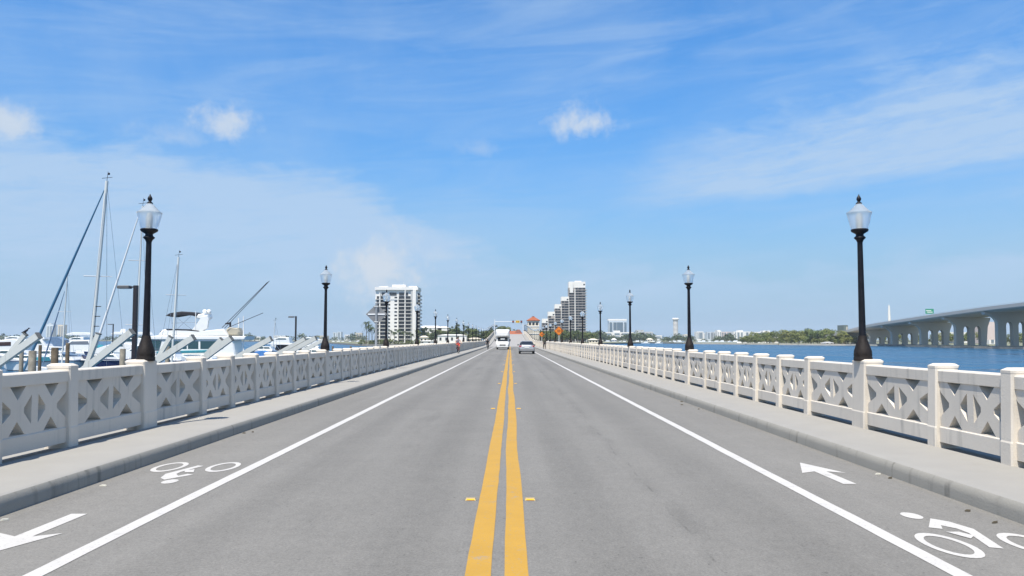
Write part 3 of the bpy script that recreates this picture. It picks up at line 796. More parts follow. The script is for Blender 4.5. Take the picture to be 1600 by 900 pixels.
# --- stepped tower right
Y = 950.0
T = thing('stepped_tower', 'tall stepped white tower falling away in five terraces behind palms', 'building', (px_x(885, Y), Y, LZ))
X = lambda px: px_x(px, Y)-T.location.x
steps = ((889, 915, 440), (877.3, 889, 463.5), (867, 877.3, 475.3), (856.5, 867, 487), (847, 856.5, 498))
FH = 4.02/FPX*Y
for a, b, yt in steps:
    zt = zpx(yt, Y)-LZ
    w = MB(); w.box(X(a), 0, 0, X(b), 18, zt-(7.0 if a == 889 else 5.0)); w.build('wall', mat('stone_grey_wall', (.30, .275, .255), .8, var=.08, scale=.1), T)
    w = MB(); w.box(X(a), 0, zt-(7.0 if a == 889 else 5.0), X(b), 18, zt)
    if a == 889: w.box(X(890.5), -1.2, zt-13, X(895.5), 0, zt-.4); w.box(X(899), 3, zt, X(909), 12, zt+1.2)
    w.build('roof_block', WHITEW, T)
    nfl = int((zt-(7.0 if a == 889 else 5.2))/FH)
    for fl in range(nfl):
        z0 = zt-(6.8 if a == 889 else 4.8)-FH*(fl+1)
        cells = [(a+.4, a+4.3), (a+5.0, a+8.2)] if a != 889 else ([(889.3, 893.3), (894, 897.6)] if fl > 1 else [])+[(899.3, 903), (903.8, 909.3), (910, 914.6)]
        if a == 877.3: cells = [(877.6, 882), (882.7, 888.6)]
        for p, q in cells:
            if trnd.random() < .04: continue
            ubox('window', GLASS, T, X(p), -.15, z0+.30, X(q), .05, z0+FH-.28)
        ubox('balcony_slab', SLABG, T, X(a)+.01, -1.0, z0-.26, X(b)-.01, .06, z0+.36)
        if a == 889: ubox('balcony', GREYW, T, X(915)-.05, -.6+.4*(fl % 2), z0-.2, X(917.2), 14, z0+.75)
    ubox('window', GLASS, T, X(b-3.4), -.12, zt-4.2, X(b-.8), .05, zt-2.6)
ubox('pier', WHITEW, T, X(897.8), -1.3, 0, X(899.1), .05, zpx(452, Y)-LZ)
for p in (889, 877.3, 867, 856.5): ubox('pier', WHITEW, T, X(p-.35), -1.15, 0, X(p+.35), .05, zpx({889: 470, 877.3: 481, 867: 493, 856.5: 505}[p], Y)-LZ)
# --- generic far buildings
def tower(name, label, px0, px1, yt, Y, wall, cols, floors, depth=26, roof=(), group=None, crown=None, yb=None, glass=GLASS2, mode='win'):
    base = WZ+1.2
    T = thing(name, label, 'building', (px_x((px0+px1)/2, Y), Y, base), 0, group)
    X = lambda px: px_x(px, Y)-T.location.x
    zt = zpx(yt, Y)-base
    MB().box(X(px0), 0, 0, X(px1), depth, zt).build('wall', wall, T)
    for a, b, y0 in roof: ubox('roof_block', wall, T, X(a), 3, zt-.5, X(b), depth-3, zpx(y0, Y)-base)
    fh = (zt-6)/floors
    for a, b in cols:
        if mode == 'col': ubox('glass_bay', glass, T, X(a), -.6, 3, X(b), .1, zt-2.5)
        else:
            for f in range(floors): ubox('window', glass, T, X(a), -.4, 4+f*fh+fh*.3, X(b), .1, 4+f*fh+fh*.92)
    if crown:
        for a, b in crown: ubox('crown_frame', wall, T, X(a), -1.5, zt-4, X(b), .05, zt+1)
    return T
t = tower('glass_tower', 'wide blue-glass tower block with white columns and a flat white crown', 951.5, 979, 502, 1900, PALEB, ((952.3, 956.6), (958.2, 963.3), (963.8, 973.4), (975.2, 978.8)), 10, mode='col', glass=mat('blue_glass', (.10, .145, .18), .25))
ubox('crown', WHITEW, t, px_x(950.5, 1900)-t.location.x, 2, zpx(501, 1900)-WZ-1.2, px_x(979.5, 1900)-t.location.x, 24, zpx(498.5, 1900)-WZ-1.2)
tower('podium_building', 'long low white building at the foot of the blue-glass tower', 927, 990, 519, 1850, WHITEW, ((930, 940), (945, 955), (960, 968), (972, 986)), 2, roof=((960, 969, 516.5),))
tower('hotel_block', 'grey-beige slab building with twin white roof blocks by the far shore', 993, 1020, 519.5, 1750, GREYW, ((994, 998), (1000, 1003), (1005, 1010), (1012, 1018)), 5, roof=((995, 1006, 515.5), (1009, 1020, 518.3)))
Tt = thing('slim_tower', 'slim white round tower with a wider white top standing alone', 'building', (px_x(1055.5, 2100), 2100, WZ+1.2))
h = zpx(497, 2100)-WZ-1.2; rr_ = 3.7/FPX*2100
MB().lathe([(rr_, 0), (rr_, h-4)], 24).build('shaft', mat('tower_banded', (.50, .47, .45), .8, var=.12, scale=.3, stretch=(1, 1, .1)), Tt)
MB().lathe([(rr_*1.25, h-5), (rr_*1.4, h-4), (rr_*1.4, h-.5), (rr_*1.2, h)], 24).build('crown', WHITEW, Tt)
for f in range(14): MB().lathe([(rr_+.02, 6+f*(h-12)/14), (rr_+.5, 6.2+f*(h-12)/14), (rr_+.5, 7.2+f*(h-12)/14), (rr_+.02, 7.4+f*(h-12)/14)], 24).build('balcony_ring', WHITEW, Tt)
far = [
 ('white box-shaped block with a flat top beside the slim round tower', 1088.5, 1099, 518, 1900, WHITEW, ((1089.5, 1091), (1092, 1097.5)), 6, ()),
 ('pale grey-blue apartment slab in the distant hotel row', 1105, 1114.5, 518.5, 1950, PALEB, ((1106, 1108.5), (1111, 1113.5)), 7, ()),
 ('grey apartment slab between the pale blue and white slabs', 1114.5, 1120.5, 519.5, 1900, GREYW, ((1115.5, 1117), (1118, 1120)), 7, ()),
 ('white slab with a raised white stair tower in the hotel row', 1120.5, 1127, 517.5, 1880, WHITEW, ((1121.5, 1122.5), (1125, 1126.5)), 8, ((1121, 1126, 515.8),)),
 ('pinkish white apartment slab in the distant hotel row', 1127, 1141, 518.3, 1900, PINKW, ((1128, 1130), (1131.5, 1134), (1136, 1139.5)), 7, ()),
 ('broad white hotel with green-tinted glass bays and a roof house', 1146, 1174, 518, 1850, WHITEW, ((1148, 1149.5), (1152, 1155), (1157.5, 1160), (1165.5, 1169)), 8, ((1154.5, 1161.5, 516),)),
 ('long white building with one dark window band under its roof', 1177, 1193, 518.5, 1800, WHITEW, ((1178, 1192),), 3, ()),
 ('stepped white building with two round water tanks behind the trees', 1193, 1210, 519, 1780, WHITEW, ((1196, 1199), (1202, 1207)), 4, ((1192.5, 1196.5, 516.5), (1199.5, 1203.5, 516.5))),
 ('low white building far behind the lamp by the glass tower', 1021, 1034, 524, 1800, WHITEW, ((1023, 1032),), 2, ()),
 ('low pale building between the slim tower and the white block', 1062, 1084, 525.5, 1850, PALEB, ((1064, 1070), (1074, 1082)), 2, ()),
]
for lab, a, b, yt, Y, wl_, cols, fl, roof in far:
    t = tower('far_building', lab, a, b, yt, Y, wl_, cols, fl, roof=roof)
far_more = 0
for lab, a, b, yt, Y, wl_, cols, fl, roof in [
 ('narrow white apartment block just left of the pale grey-blue slab', 1099.5, 1104.5, 520.5, 2000, WHITEW, ((1100.5, 1103.5),), 6, ()),
 ('white block between the pinkish slab and the broad white hotel', 1141.5, 1146, 521, 1950, WHITEW, ((1142.5, 1145),), 6, ()),
 ('low white block right of the stepped building with tanks', 1210.5, 1219, 523, 1800, WHITEW, ((1211.5, 1214), (1215.5, 1218)), 3, ()),
 ('cream block low between the slim tower and the white box block', 1069, 1078, 522.5, 2000, CREAM, ((1070, 1072.5), (1074.5, 1077)), 4, ())]:
    tower('far_building', lab, a, b, yt, Y, wl_, cols, fl, roof=roof)
left_far = [
 ('distant blue-grey tower with a flared cap, nearer the blue furled sail', 74, 84, 509, 3000, PALEB, ((76, 78), (80, 83)), 14, ((73, 85, 507), (77, 81, 505))),
 ('distant tan tower with a flared cap, nearer the small white mast', 92, 100.5, 509, 3000, BEIGE, ((94, 96), (97.5, 99.5)), 14, ((90.5, 101.5, 507.5),)),
 ('distant twin-topped blue-grey tower on the low shore beyond the lamps', 521, 526.5, 519.5, 2600, PALEB, ((522, 524),), 10, ()),
 ('distant blue-grey tower just right of its twin on the low shore', 527.5, 533.5, 518.5, 2600, PALEB, ((529, 531.5),), 10, ()),
 ('small white block low on the shore beyond the marina', 539, 547, 523, 2300, WHITEW, ((540, 542), (544, 546)), 5, ()),
 ('beige block low on the shore left of the palm', 556, 565.5, 520, 2200, BEIGE, ((558, 560), (562, 564)), 7, ()),
 ('long low white building on the shore beyond the fishing boats', 428, 448, 524.5, 1900, WHITEW, ((430, 436), (440, 446)), 2, ()),
 ('low beige roofed building on the shore beyond the second dock lamp', 492, 511, 524.5, 1900, BEIGE, ((494, 500), (503, 509)), 2, ()),
 ('low white shoreline building beneath the far boats left of the dock', 3, 24, 526, 2300, WHITEW, ((6, 12), (15, 22)), 2, ()),
 ('small white house with a red hip roof on the far low shore', 396, 408, 526, 1800, WHITEW, ((398, 400), (403, 406)), 2, ()),
]
for lab, a, b, yt, Y, wl_, cols, fl, roof in left_far:
    tower('far_building', lab, a, b, yt, Y, wl_, cols, fl, roof=roof)
# --- houses
def house(label, px0, px1, yw, yr, Y, wall, roofm, base=LZ, depth=9, hip=True, wins=3, yb=None):
    T = thing('house', label, 'house', (px_x((px0+px1)/2, Y), Y, base))
    hw = (px1-px0)/2/FPX*Y; zw = zpx(yw, Y)-base; zr = zpx(yr, Y)-base
    MB().box(-hw, 0, -.2, hw, depth, zw).build('wall', wall, T)
    o = .5; ins = min(hw*.6, depth/2) if hip else -o
    m = MB(); m.add([(-hw-o, -o, zw), (hw+o, -o, zw), (hw+o, depth+o, zw), (-hw-o, depth+o, zw), (-hw+ins, depth/2, zr), (hw-ins, depth/2, zr)],
                    [(0, 1, 5, 4), (1, 2, 5), (2, 3, 4, 5), (3, 0, 4), (0, 3, 2, 1)]); m.build('roof', roofm, T)
    for i in range(wins):
        x = -hw+2*hw*(i+.5)/wins
        wv = ubox('window', GLASS, T, x-.7, -.06, zw*.38, x+.7, .04, zw*.75)
    return T
house('white walled villa with an open terrace between the trees left of the road', 684, 729, 524, 522.5, 588, WHITEW, WHITEW, wins=5)
house('cream villa behind the lamps just before the bridge ramp', 731, 752, 529.5, 527.5, 582, CREAM, BEIGE, wins=3)
house('small cream house peeping from the trees beside the apartment tower', 656, 668, 527, 524.5, 585, CREAM, CREAM, wins=2)
house('white garden wall house beside the lamp at the tower', 655, 676, 533, 532, 560, WHITEW, WHITEW, wins=2)
house('cream waterside house with a low roof right of the stepped tower', 920, 934, 531, 529, 640, CREAM, CREAM, wins=3)
house('white waterside house with an arched front on the far shore', 956, 963, 531, 528.5, 1150, WHITEW, WHITEW, base=WZ+1.2, wins=2)
house('cream waterside house below the grey-beige slab building', 1011, 1020, 530.5, 528.5, 1150, CREAM, CREAM, base=WZ+1.2, wins=2)
house('grey flat-roofed villa at the edge of the wooded spit', 1184, 1190, 526, 525, 800, GREYW, GREYW, base=WZ+1, wins=2)
house('white villa with a deep porch left of the wooded spit', 1190, 1200, 530, 527.5, 790, WHITEW, WHITEW, base=WZ+1, wins=3)
house('white two-level villa with terraces beside the wooded spit', 1206, 1222, 529.5, 526.5, 740, WHITEW, WHITEW, base=WZ+1, wins=3)
house('long white roofed house above the trees behind the apartment tower', 655, 690, 512, 509, 900, WHITEW, WHITEW, wins=6)
house('long white roofed house above the trees between two lamps', 684, 702, 512.5, 510, 900, WHITEW, WHITEW, wins=4)
house('small pale boathouse on the beach of the spit', 1289, 1302, 535.5, 534, 596, WHITEW, GREYW, base=WZ+1, wins=2)
# --- bridge tender tower and toll plaza on the crest
YB = 285.0
bz = -1.0
T = thing('bridge_tower', 'cream square bridge tender tower with a red tiled hip roof', 'tower', (px_x(833.2, YB), YB, bz))
hw = 2.0; ze = zpx(501.5, YB)-bz
MB().box(-hw, -hw, -2, hw, hw, ze).build('wall', CREAM, T)
m = MB(); m.loft([[(-hw-.35, -hw-.35, ze), (hw+.35, -hw-.35, ze), (hw+.35, hw+.35, ze), (-hw-.35, hw+.35, ze)], [(-hw-.4, -hw-.4, ze+.12), (hw+.4, -hw-.4, ze+.12), (hw+.4, hw+.4, ze+.12), (-hw-.4, hw+.4, ze+.12)], [(-.5, -.5, ze+1.35), (.5, -.5, ze+1.35), (.5, .5, ze+1.35), (-.5, .5, ze+1.35)]])
rf = m.build('roof', TILE, T); MB().box(-.4, -.4, ze+1.3, .4, .4, ze+1.6).build('roof_cap', TILE, rf)
for x in (-1.2, 0, 1.2):
    ubox('window', GLASS, T, x-.38, -hw-.05, ze-1.5, x+.38, -hw+.03, ze-.55)
    for yy in (-1.2, 1.2): ubox('window', GLASS, T, -hw-.05, yy-.38, ze-1.5, -hw+.03, yy+.38, ze-.55)
MB().box(-hw-.12, -hw-.12, ze-2.0, hw+.12, hw+.12, ze-1.8).build('string_course', WHITEW, T)
MB().box(-hw-.12, -hw-.12, ze-4.6, hw+.12, hw+.12, ze-4.4).build('string_course', WHITEW, T)
YB = 460.0
T = thing('toll_plaza', 'low toll plaza with an orange tiled hip roof spanning the road beyond the crest', 'building', (px_x(800, YB), YB, road_z(YB)))
bz = T.location.z; xa, xb = px_x(781, YB)-T.location.x, px_x(817.5, YB)-T.location.x; ze = zpx(523.2, YB)-bz; zr = zpx(517, YB)-bz
for x in (xa+.3, -.4, xb-.9): MB().box(x, 0, -.5, x+.7, 6, ze).build('column', CREAM, T)
MB().box(xa+.2, -.4, ze-.5, xb-.2, 6.4, ze).build('beam', CREAM, T)
m = MB(); m.add([(xa-.5, -1, ze), (xb+.5, -1, ze), (xb+.5, 7, ze), (xa-.5, 7, ze), (xa+2, 3, zr), (xb-2, 3, zr)], [(0, 1, 5, 4), (1, 2, 5), (2, 3, 4, 5), (3, 0, 4), (0, 3, 2, 1)])
rf = m.build('roof', TILE, T)
m = MB(); a_, b_ = px_x(805, YB)-T.location.x, px_x(815.5, YB)-T.location.x
m.add([(a_, 1, zr-1.0), (b_, 1, zr-1.0), (b_, 5, zr-1.0), (a_, 5, zr-1.0), (a_+1.2, 3, zr+.75), (b_-1.2, 3, zr+.75)], [(0, 1, 5, 4), (1, 2, 5), (2, 3, 4, 5), (3, 0, 4), (0, 3, 2, 1)])
m.build('roof_lantern', mat('roof_tile_dark', (.16, .055, .035), .8), rf)

# ------------------------------------------------------------------ the high concrete bridge on the right
BX0, BK_ = 197.0, .0828
bridge_x = lambda Y: EYE.x+BX0+BK_*Y
prof_b = [(-80, 12.0), (120, 15.4), (250, 15.5), (300, 15.0), (361, 13.75), (398, 13.0), (442, 11.6), (487, 10.0), (532, 8.4), (560, 7.2), (595, 4.6), (630, 1.8), (670, -.6)]   # soffit of the edge beam above the eye
def bz_(Y):
    for (a, b), (c, d) in zip(prof_b, prof_b[1:]):
        if Y <= c: return EYE.z+b+(d-b)*(Y-a)/(c-a)
    return EYE.z+prof_b[-1][1]
HB = thing('high_bridge', 'long grey concrete viaduct on arched piers sloping down to the wooded spit', 'bridge', (bridge_x(400), 400, WZ))
BW = 25.0
sec = lambda Y: [(0, 2.55), (0, .95), (.35, .55), (3.2, 0), (BW-3.2, 0), (BW-.35, .55), (BW, .95), (BW, 2.55), (BW-.35, 2.55), (BW-.4, 1.6), (.4, 1.6), (.35, 2.55)]
ysb = [-74+12*i for i in range(63)]
# the fascia reads 2.5 m deep at the near edge; soffit stays at the edge beam
m = MB(); m.loft([[(bridge_x(y)+a, y, bz_(y)+b-.0) for a, b in sec(y)] for y in ysb]); wbuild(m, 'deck', GREYC, HB)
m = MB()
for y in ysb[:-1]:
    m.tube((bridge_x(y)+.17, y, bz_(y)+2.5), (bridge_x(y)+.17, y, bz_(y)+3.05), .06, .06, 5)
    m.tube((bridge_x(y)+.17, y, bz_(y)+3.03), (bridge_x(y+12)+.17, y+12, bz_(y+12)+3.03), .06, .06, 5)
wbuild(m, 'railing', GREYW, HB)
PIERC = concrete_mat('pier_concrete', (.50, .47, .41), .5)  # slightly darker than the deck concrete: under-deck shade put into the colour
def pier(Y):
    x0 = bridge_x(Y); zt = bz_(Y)+.02; H = zt-WZ
    dr = min(4.6, H*.38); pts = [(0, 0), (.2, -1.0)]
    for i in range(9):                                   # near cantilever curving into the first column
        t = i/8*math.pi/2; pts.append((.8+5.6*math.sin(t), -1.2-dr*(1-math.cos(t))))
    pts.append((6.2, -H))
    def arch(a, b):
        c = (a+b)/2; r = (b-a)/2; out = [(a, -H)]; top = -min(4.6, H*.42)
        for i in range(13):
            q = math.pi-i/12*math.pi; out.append((c+r*math.cos(q), top-r*1.2+r*1.2*math.sin(q)))
        return out+[(b, -H)]
    pts += arch(10.4, 13.6)+arch(16.4, 19.6)+[(BW-2.6, -H), (BW-1.5, -5.0), (BW, -1.0), (BW, 0)]
    m = MB(); m.plate(pts, [], lambda a, b, t: (x0+a, Y+t, zt+b), -1.3, 1.3)
    m.box(x0+4.6, Y-1.9, WZ-1, x0+BW-1.4, Y+1.9, WZ+1.4)
    return wbuild(m, 'pier', PIERC, HB)
for y in (-52, -7, 38, 83, 128, 173, 218, 263, 308, 353, 398, 442, 487, 532, 572, 608): pier(y)
# overhead sign and lamp posts on it
Ys = 470; sgz = bz_(Ys)+1.6
G = thing('highway_sign', 'green overhead highway sign standing on the high concrete viaduct', 'sign', (bridge_x(Ys)+5, Ys, sgz))
MB().tube((-1.6, 0, 0), (-1.6, 0, 5.4), .14, .14, 8).build('post', GREYW, G); MB().tube((1.6, 0, 0), (1.6, 0, 5.4), .14, .14, 8).build('post', GREYW, G)
MB().bbox(-2.4, -.22, 2.4, 2.4, -.12, 5.2, .03).build('panel', mat('sign_green', (.015, .22, .13), .4), G)
MB().box(-2.1, -.235, 4.0, .9, -.225, 4.4).build('lettering', mat('sign_white', (.65, .66, .62), .5), G); MB().box(-1.6, -.235, 3.1, 1.7, -.225, 3.5).build('lettering', mat('sign_white', (.65, .66, .62), .5), G)
G = thing('white_pylon', 'slender white pylon rising behind the high concrete viaduct', 'pylon', (px_x(1390, 900), 900, WZ+1))
MB().lathe([(2.2, 0), (1.8, 10), (1.5, zpx(500, 900)-WZ), (.9, zpx(479, 900)-WZ)], 10).build('shaft', WHITEW, G); MB().lathe([(.3, zpx(479, 900)-WZ-.2), (.06, zpx(476, 900)-WZ)], 8).build('spike', WHITEW, G)
tower('warehouse', 'tall pinkish grey block with a brown edge seen under the viaduct', 1540, 1561, 503, 640, PINKW, ((1557.5, 1560.5),), 1, mode='col', glass=mat('brown_panel', (.22, .09, .05), .8))
tower('terminal_shed', 'low white shed on the bank seen between viaduct piers', 1545, 1565, 531, 560, WHITEW, ((1548, 1552), (1556, 1562)), 1, depth=12)
tower('terminal_block', 'white terminal building framed by the arches of a viaduct pier', 1484, 1514, 519, 700, WHITEW, ((1488, 1492), (1496, 1502), (1506, 1511)), 4)
tower('dark_tower', 'dark square tower block behind the wooded spit', 1318.5, 1325, 508, 1300, mat('dark_green_wall', (.10, .13, .11), .8), ((1322, 1324),), 8, mode='col', glass=BEIGE)
# ------------------------------------------------------------------ the marina on the left
GEL = mat('gelcoat_white', (.78, .78, .75), .25, var=.04, scale=.8)
GELC = mat('gelcoat_cream', (.66, .62, .52), .3, var=.06, scale=.8)
TEAL = mat('teal_canvas', (.03, .22, .27), .8, var=.2, scale=3)
NAVY = mat('navy_hull', (.02, .028, .085), .3)
TEALHULL = mat('pale_teal_hull', (.26, .36, .38), .35)
SKYBLUE = mat('blue_tarp', (.06, .20, .48), .7, var=.2, scale=4)
BLUECANVAS = mat('blue_canvas', (.12, .19, .29), .8, var=.25, scale=3)
BLACKC = mat('black_canvas', (.018, .018, .024), .8)
ALU = mat('aluminium', (.55, .56, .56), .4, metal=.6)
MASTW = mat('mast_white', (.60, .62, .59), .4)
STEEL = mat('stainless', (.55, .56, .58), .25, metal=.9)
TINT = mat('tinted_glass', (.03, .075, .085), .1, spec=.6)
PILE = mat('timber_pile', (.11, .085, .055), .9, var=.5, scale=3)
PILEG = mat('grey_pile', (.22, .20, .16), .9, var=.4, scale=3)
BATTER = concrete_mat('batter_concrete', (.56, .565, .52), .6)
DOCKW = mat('dock_boards', (.30, .27, .22), .9, var=.2, scale=2)
ROPE = mat('furled_sail_blue', (.05, .15, .25), .8)
SAILW = mat('furled_sail_white', (.70, .70, .68), .8)
def prof(pts, Yc, w, bev=.12):
    """outline given in photo pixels, placed at depth Yc, given real width w across, with chamfered long edges"""
    P = [at(px, py, Yc) for px, py in pts]
    cx = sum(p.x for p in P)/len(P); cz = sum(p.z for p in P)/len(P)
    ext = max(max(abs(p.x-cx) for p in P), .01); ez = max(max(abs(p.z-cz) for p in P), .01)
    kx = max(.3, 1-bev/ext); kz = max(.3, 1-bev/ez)
    ring = lambda y, a, b: [(cx+(p.x-cx)*a, y, cz+(p.z-cz)*b) for p in P]
    return MB().loft([ring(Yc-w/2, kx, kz), ring(Yc-w/2+bev, 1, 1), ring(Yc+w/2-bev, 1, 1), ring(Yc+w/2, kx, kz)])
def wire(mb, pts, Y, r, n=5):
    P = [at(a, b, Y) for a, b in pts]
    for p, q in zip(P, P[1:]): mb.tube(p, q, r, r, n)
    return mb
def hull_mesh(x_stern, x_bow, Yc, B, F, F2=None):
    """hull between two world x, sheer rising to the bow, V sections and a flared bow"""
    F2 = F2 or F*1.45; s = 1 if x_bow > x_stern else -1; L = abs(x_bow-x_stern); rings = []
    for i in range(13):
        t = i/12; hb = B/2*(1-max(0, (t-.40)/.60)**2.3)*(.92+.08*min(1, t*4)); hb = max(hb, .03)
        z1 = F+(F2-F)*t*t; x = x_stern+s*L*t
        ch = hb*(.88-.35*max(0, t-.5)); kz = -.5+.9*max(0, (t-.80)/.20)**2
        xr = x-s*0
        rake = s*L*.07*max(0, (t-.7)/.3)
        rings.append([(x+rake, Yc-hb, WZ+z1), (x, Yc-ch, WZ+.12+.5*max(0, t-.75)*F2), (x-rake*.4, Yc, WZ+kz), (x, Yc+ch, WZ+.12+.5*max(0, t-.75)*F2), (x+rake, Yc+hb, WZ+z1), (x+rake*.8, Yc+hb*.90, WZ+z1+.02), (x+rake*.8, Yc-hb*.90, WZ+z1+.02)])
    return MB().loft(rings)
def boat(name, label, cat, px, Y): return thing(name, label, cat, (px_x(px, Y), Y, WZ))
def fenders_and_rail(t, x0, x1, Yc, B, z, m=STEEL):
    mb = MB(); n = max(3, int(abs(x1-x0)/1.1))
    for sgn in (-1, 1):
        for i in range(n+1):
            x = x0+(x1-x0)*i/n; k = 1-.75*(i/n)**2
            mb.tube((x, Yc+sgn*B/2*k, z), (x, Yc+sgn*B/2*k, z+.6), .018, .018, 5)
            if i: mb.tube((xp, Yc+sgn*B/2*kp, z+.6), (x, Yc+sgn*B/2*k, z+.6), .02, .02, 5)
            xp, kp = x, k
    wbuild(mb, 'bow_rail', m, t)

# --- big white flybridge yacht
Y = 140.0
t = boat('motor_yacht', 'large white flybridge yacht with a black bimini and dark outrigger poles', 'boat', 315, Y)
wbuild(hull_mesh(px_x(392, Y), px_x(192, Y), Y, 5.6, 1.75, 2.5), 'hull', GEL, t)
o = wbuild(prof([(205, 549), (240, 531), (371, 530), (374, 549), (374, 560), (205, 560)], Y, 4.6, .2), 'cabin', GEL, t)
for a, b in ((266, 300), (302, 318), (321, 352)):
    for sy in (-1, 1):
        P = [at(px, py, Y) for px, py in ((a, 545), (a+ (3 if a == 266 else 0), 533), (b, 533), (b+(4 if b == 352 else 0), 545))]
        m = MB(); yy = Y+sy*2.32
        m.add([(p.x, yy, p.z) for p in P]+[(p.x, yy-sy*.1, p.z) for p in P], [(0, 1, 2, 3), (4, 7, 6, 5)]+[(i, (i+1) % 4, 4+(i+1) % 4, 4+i) for i in range(4)])
        wbuild(m, 'window', TINT, o)
wbuild(prof([(212, 548), (241, 532), (262, 532), (258, 548)], Y, 4.7, .1), 'windscreen', TINT, o)
wbuild(prof([(236, 531), (240, 525.5), (262, 524), (392, 525.5), (390, 531)], Y, 5.0, .15), 'cabin_roof', GEL, t)
f = wbuild(prof([(254, 525), (262, 515), (300, 516), (318, 518), (356, 514), (362, 525)], Y, 4.3, .25), 'flybridge', GEL, t)
wbuild(prof([(268, 515.5), (300, 516.2), (318, 518.4), (318, 517), (300, 514.6), (268, 513.8)], Y, 4.34, .03), 'coaming', BLACKC, f)
for sy in (-1.75, 1.75): wbuild(prof([(299, 517), (308, 506), (316, 494), (325, 492), (327, 500), (325, 513), (316, 518)], Y+sy, .5, .12), 'arch_leg', GEL, t)
wbuild(prof([(312, 497), (316, 491.5), (325.5, 490), (327, 496), (322, 500)], Y, 3.9, .2), 'radar_arch', GEL, t)
m = MB()
for dx_, dy_ in ((320, 0), (326.5, .5)): p = at(dx_, 487, Y+dy_); m.lathe([(.02, -.42), (.34, -.34), (.40, 0), (.34, .26), (.08, .40)], 12, p)
wbuild(m, 'radar_dome', GEL, t)
wbuild(prof([(265, 493.5), (272, 489.5), (290, 487), (306, 488), (315, 491), (316, 496.5), (306, 493.5), (290, 492.5), (273, 495.5)], Y, 3.6, .15), 'bimini', BLACKC, t)
m = MB()
for sy in (-1.4, 1.4):
    for q in (((268, 493), (270, 515)), ((272, 493), (300, 515)), ((300, 492), (276, 515)), ((311, 492), (306, 515)), ((268, 505), (318, 503))): wire(m, q, Y+sy, .025)
wbuild(m, 'bimini_frame', STEEL, t)
m = MB(); wire(m, [(347, 512), (418, 441)], Y-1.6, .055); wire(m, [(351, 513), (421, 439)], Y+1.6, .055)
wire(m, [(356, 512), (411, 489)], Y-1.8, .05)
wbuild(m, 'outrigger', BLACKC, t)
m = MB(); wire(m, [(373, 548), (373, 497)], Y+1.5, .11, 6); wire(m, [(380.5, 552), (380.5, 494)], Y-1.7, .10, 6); wire(m, [(304, 556), (306, 486)], Y-2.0, .07, 6)
wbuild(m, 'antenna_pole', GEL, t)
wbuild(prof([(357, 524), (357, 514), (361, 511.5), (375, 512.5), (378, 519), (376, 525)], Y, 2.2, .25), 'dinghy', mat('dinghy_beige', (.36, .33, .26), .7), t)
wbuild(prof([(251, 523), (251, 517.5), (254, 516), (257, 517), (256, 523)], Y-1.2, .5, .1), 'searchlight', BLACKC, t)
wbuild(prof([(352, 505), (361, 503), (361, 511), (359, 511), (358.5, 506), (352, 507)], Y, .3, .05), 'rod_rack', BLACKC, t)
fenders_and_rail(t, px_x(262, Y), px_x(200, Y), Y, 5.2, WZ+2.3)
wbuild(prof([(245, 549), (330, 546.5), (330, 551), (245, 553)], Y-2.95, .3, .1), 'teal_cover', TEAL, t)

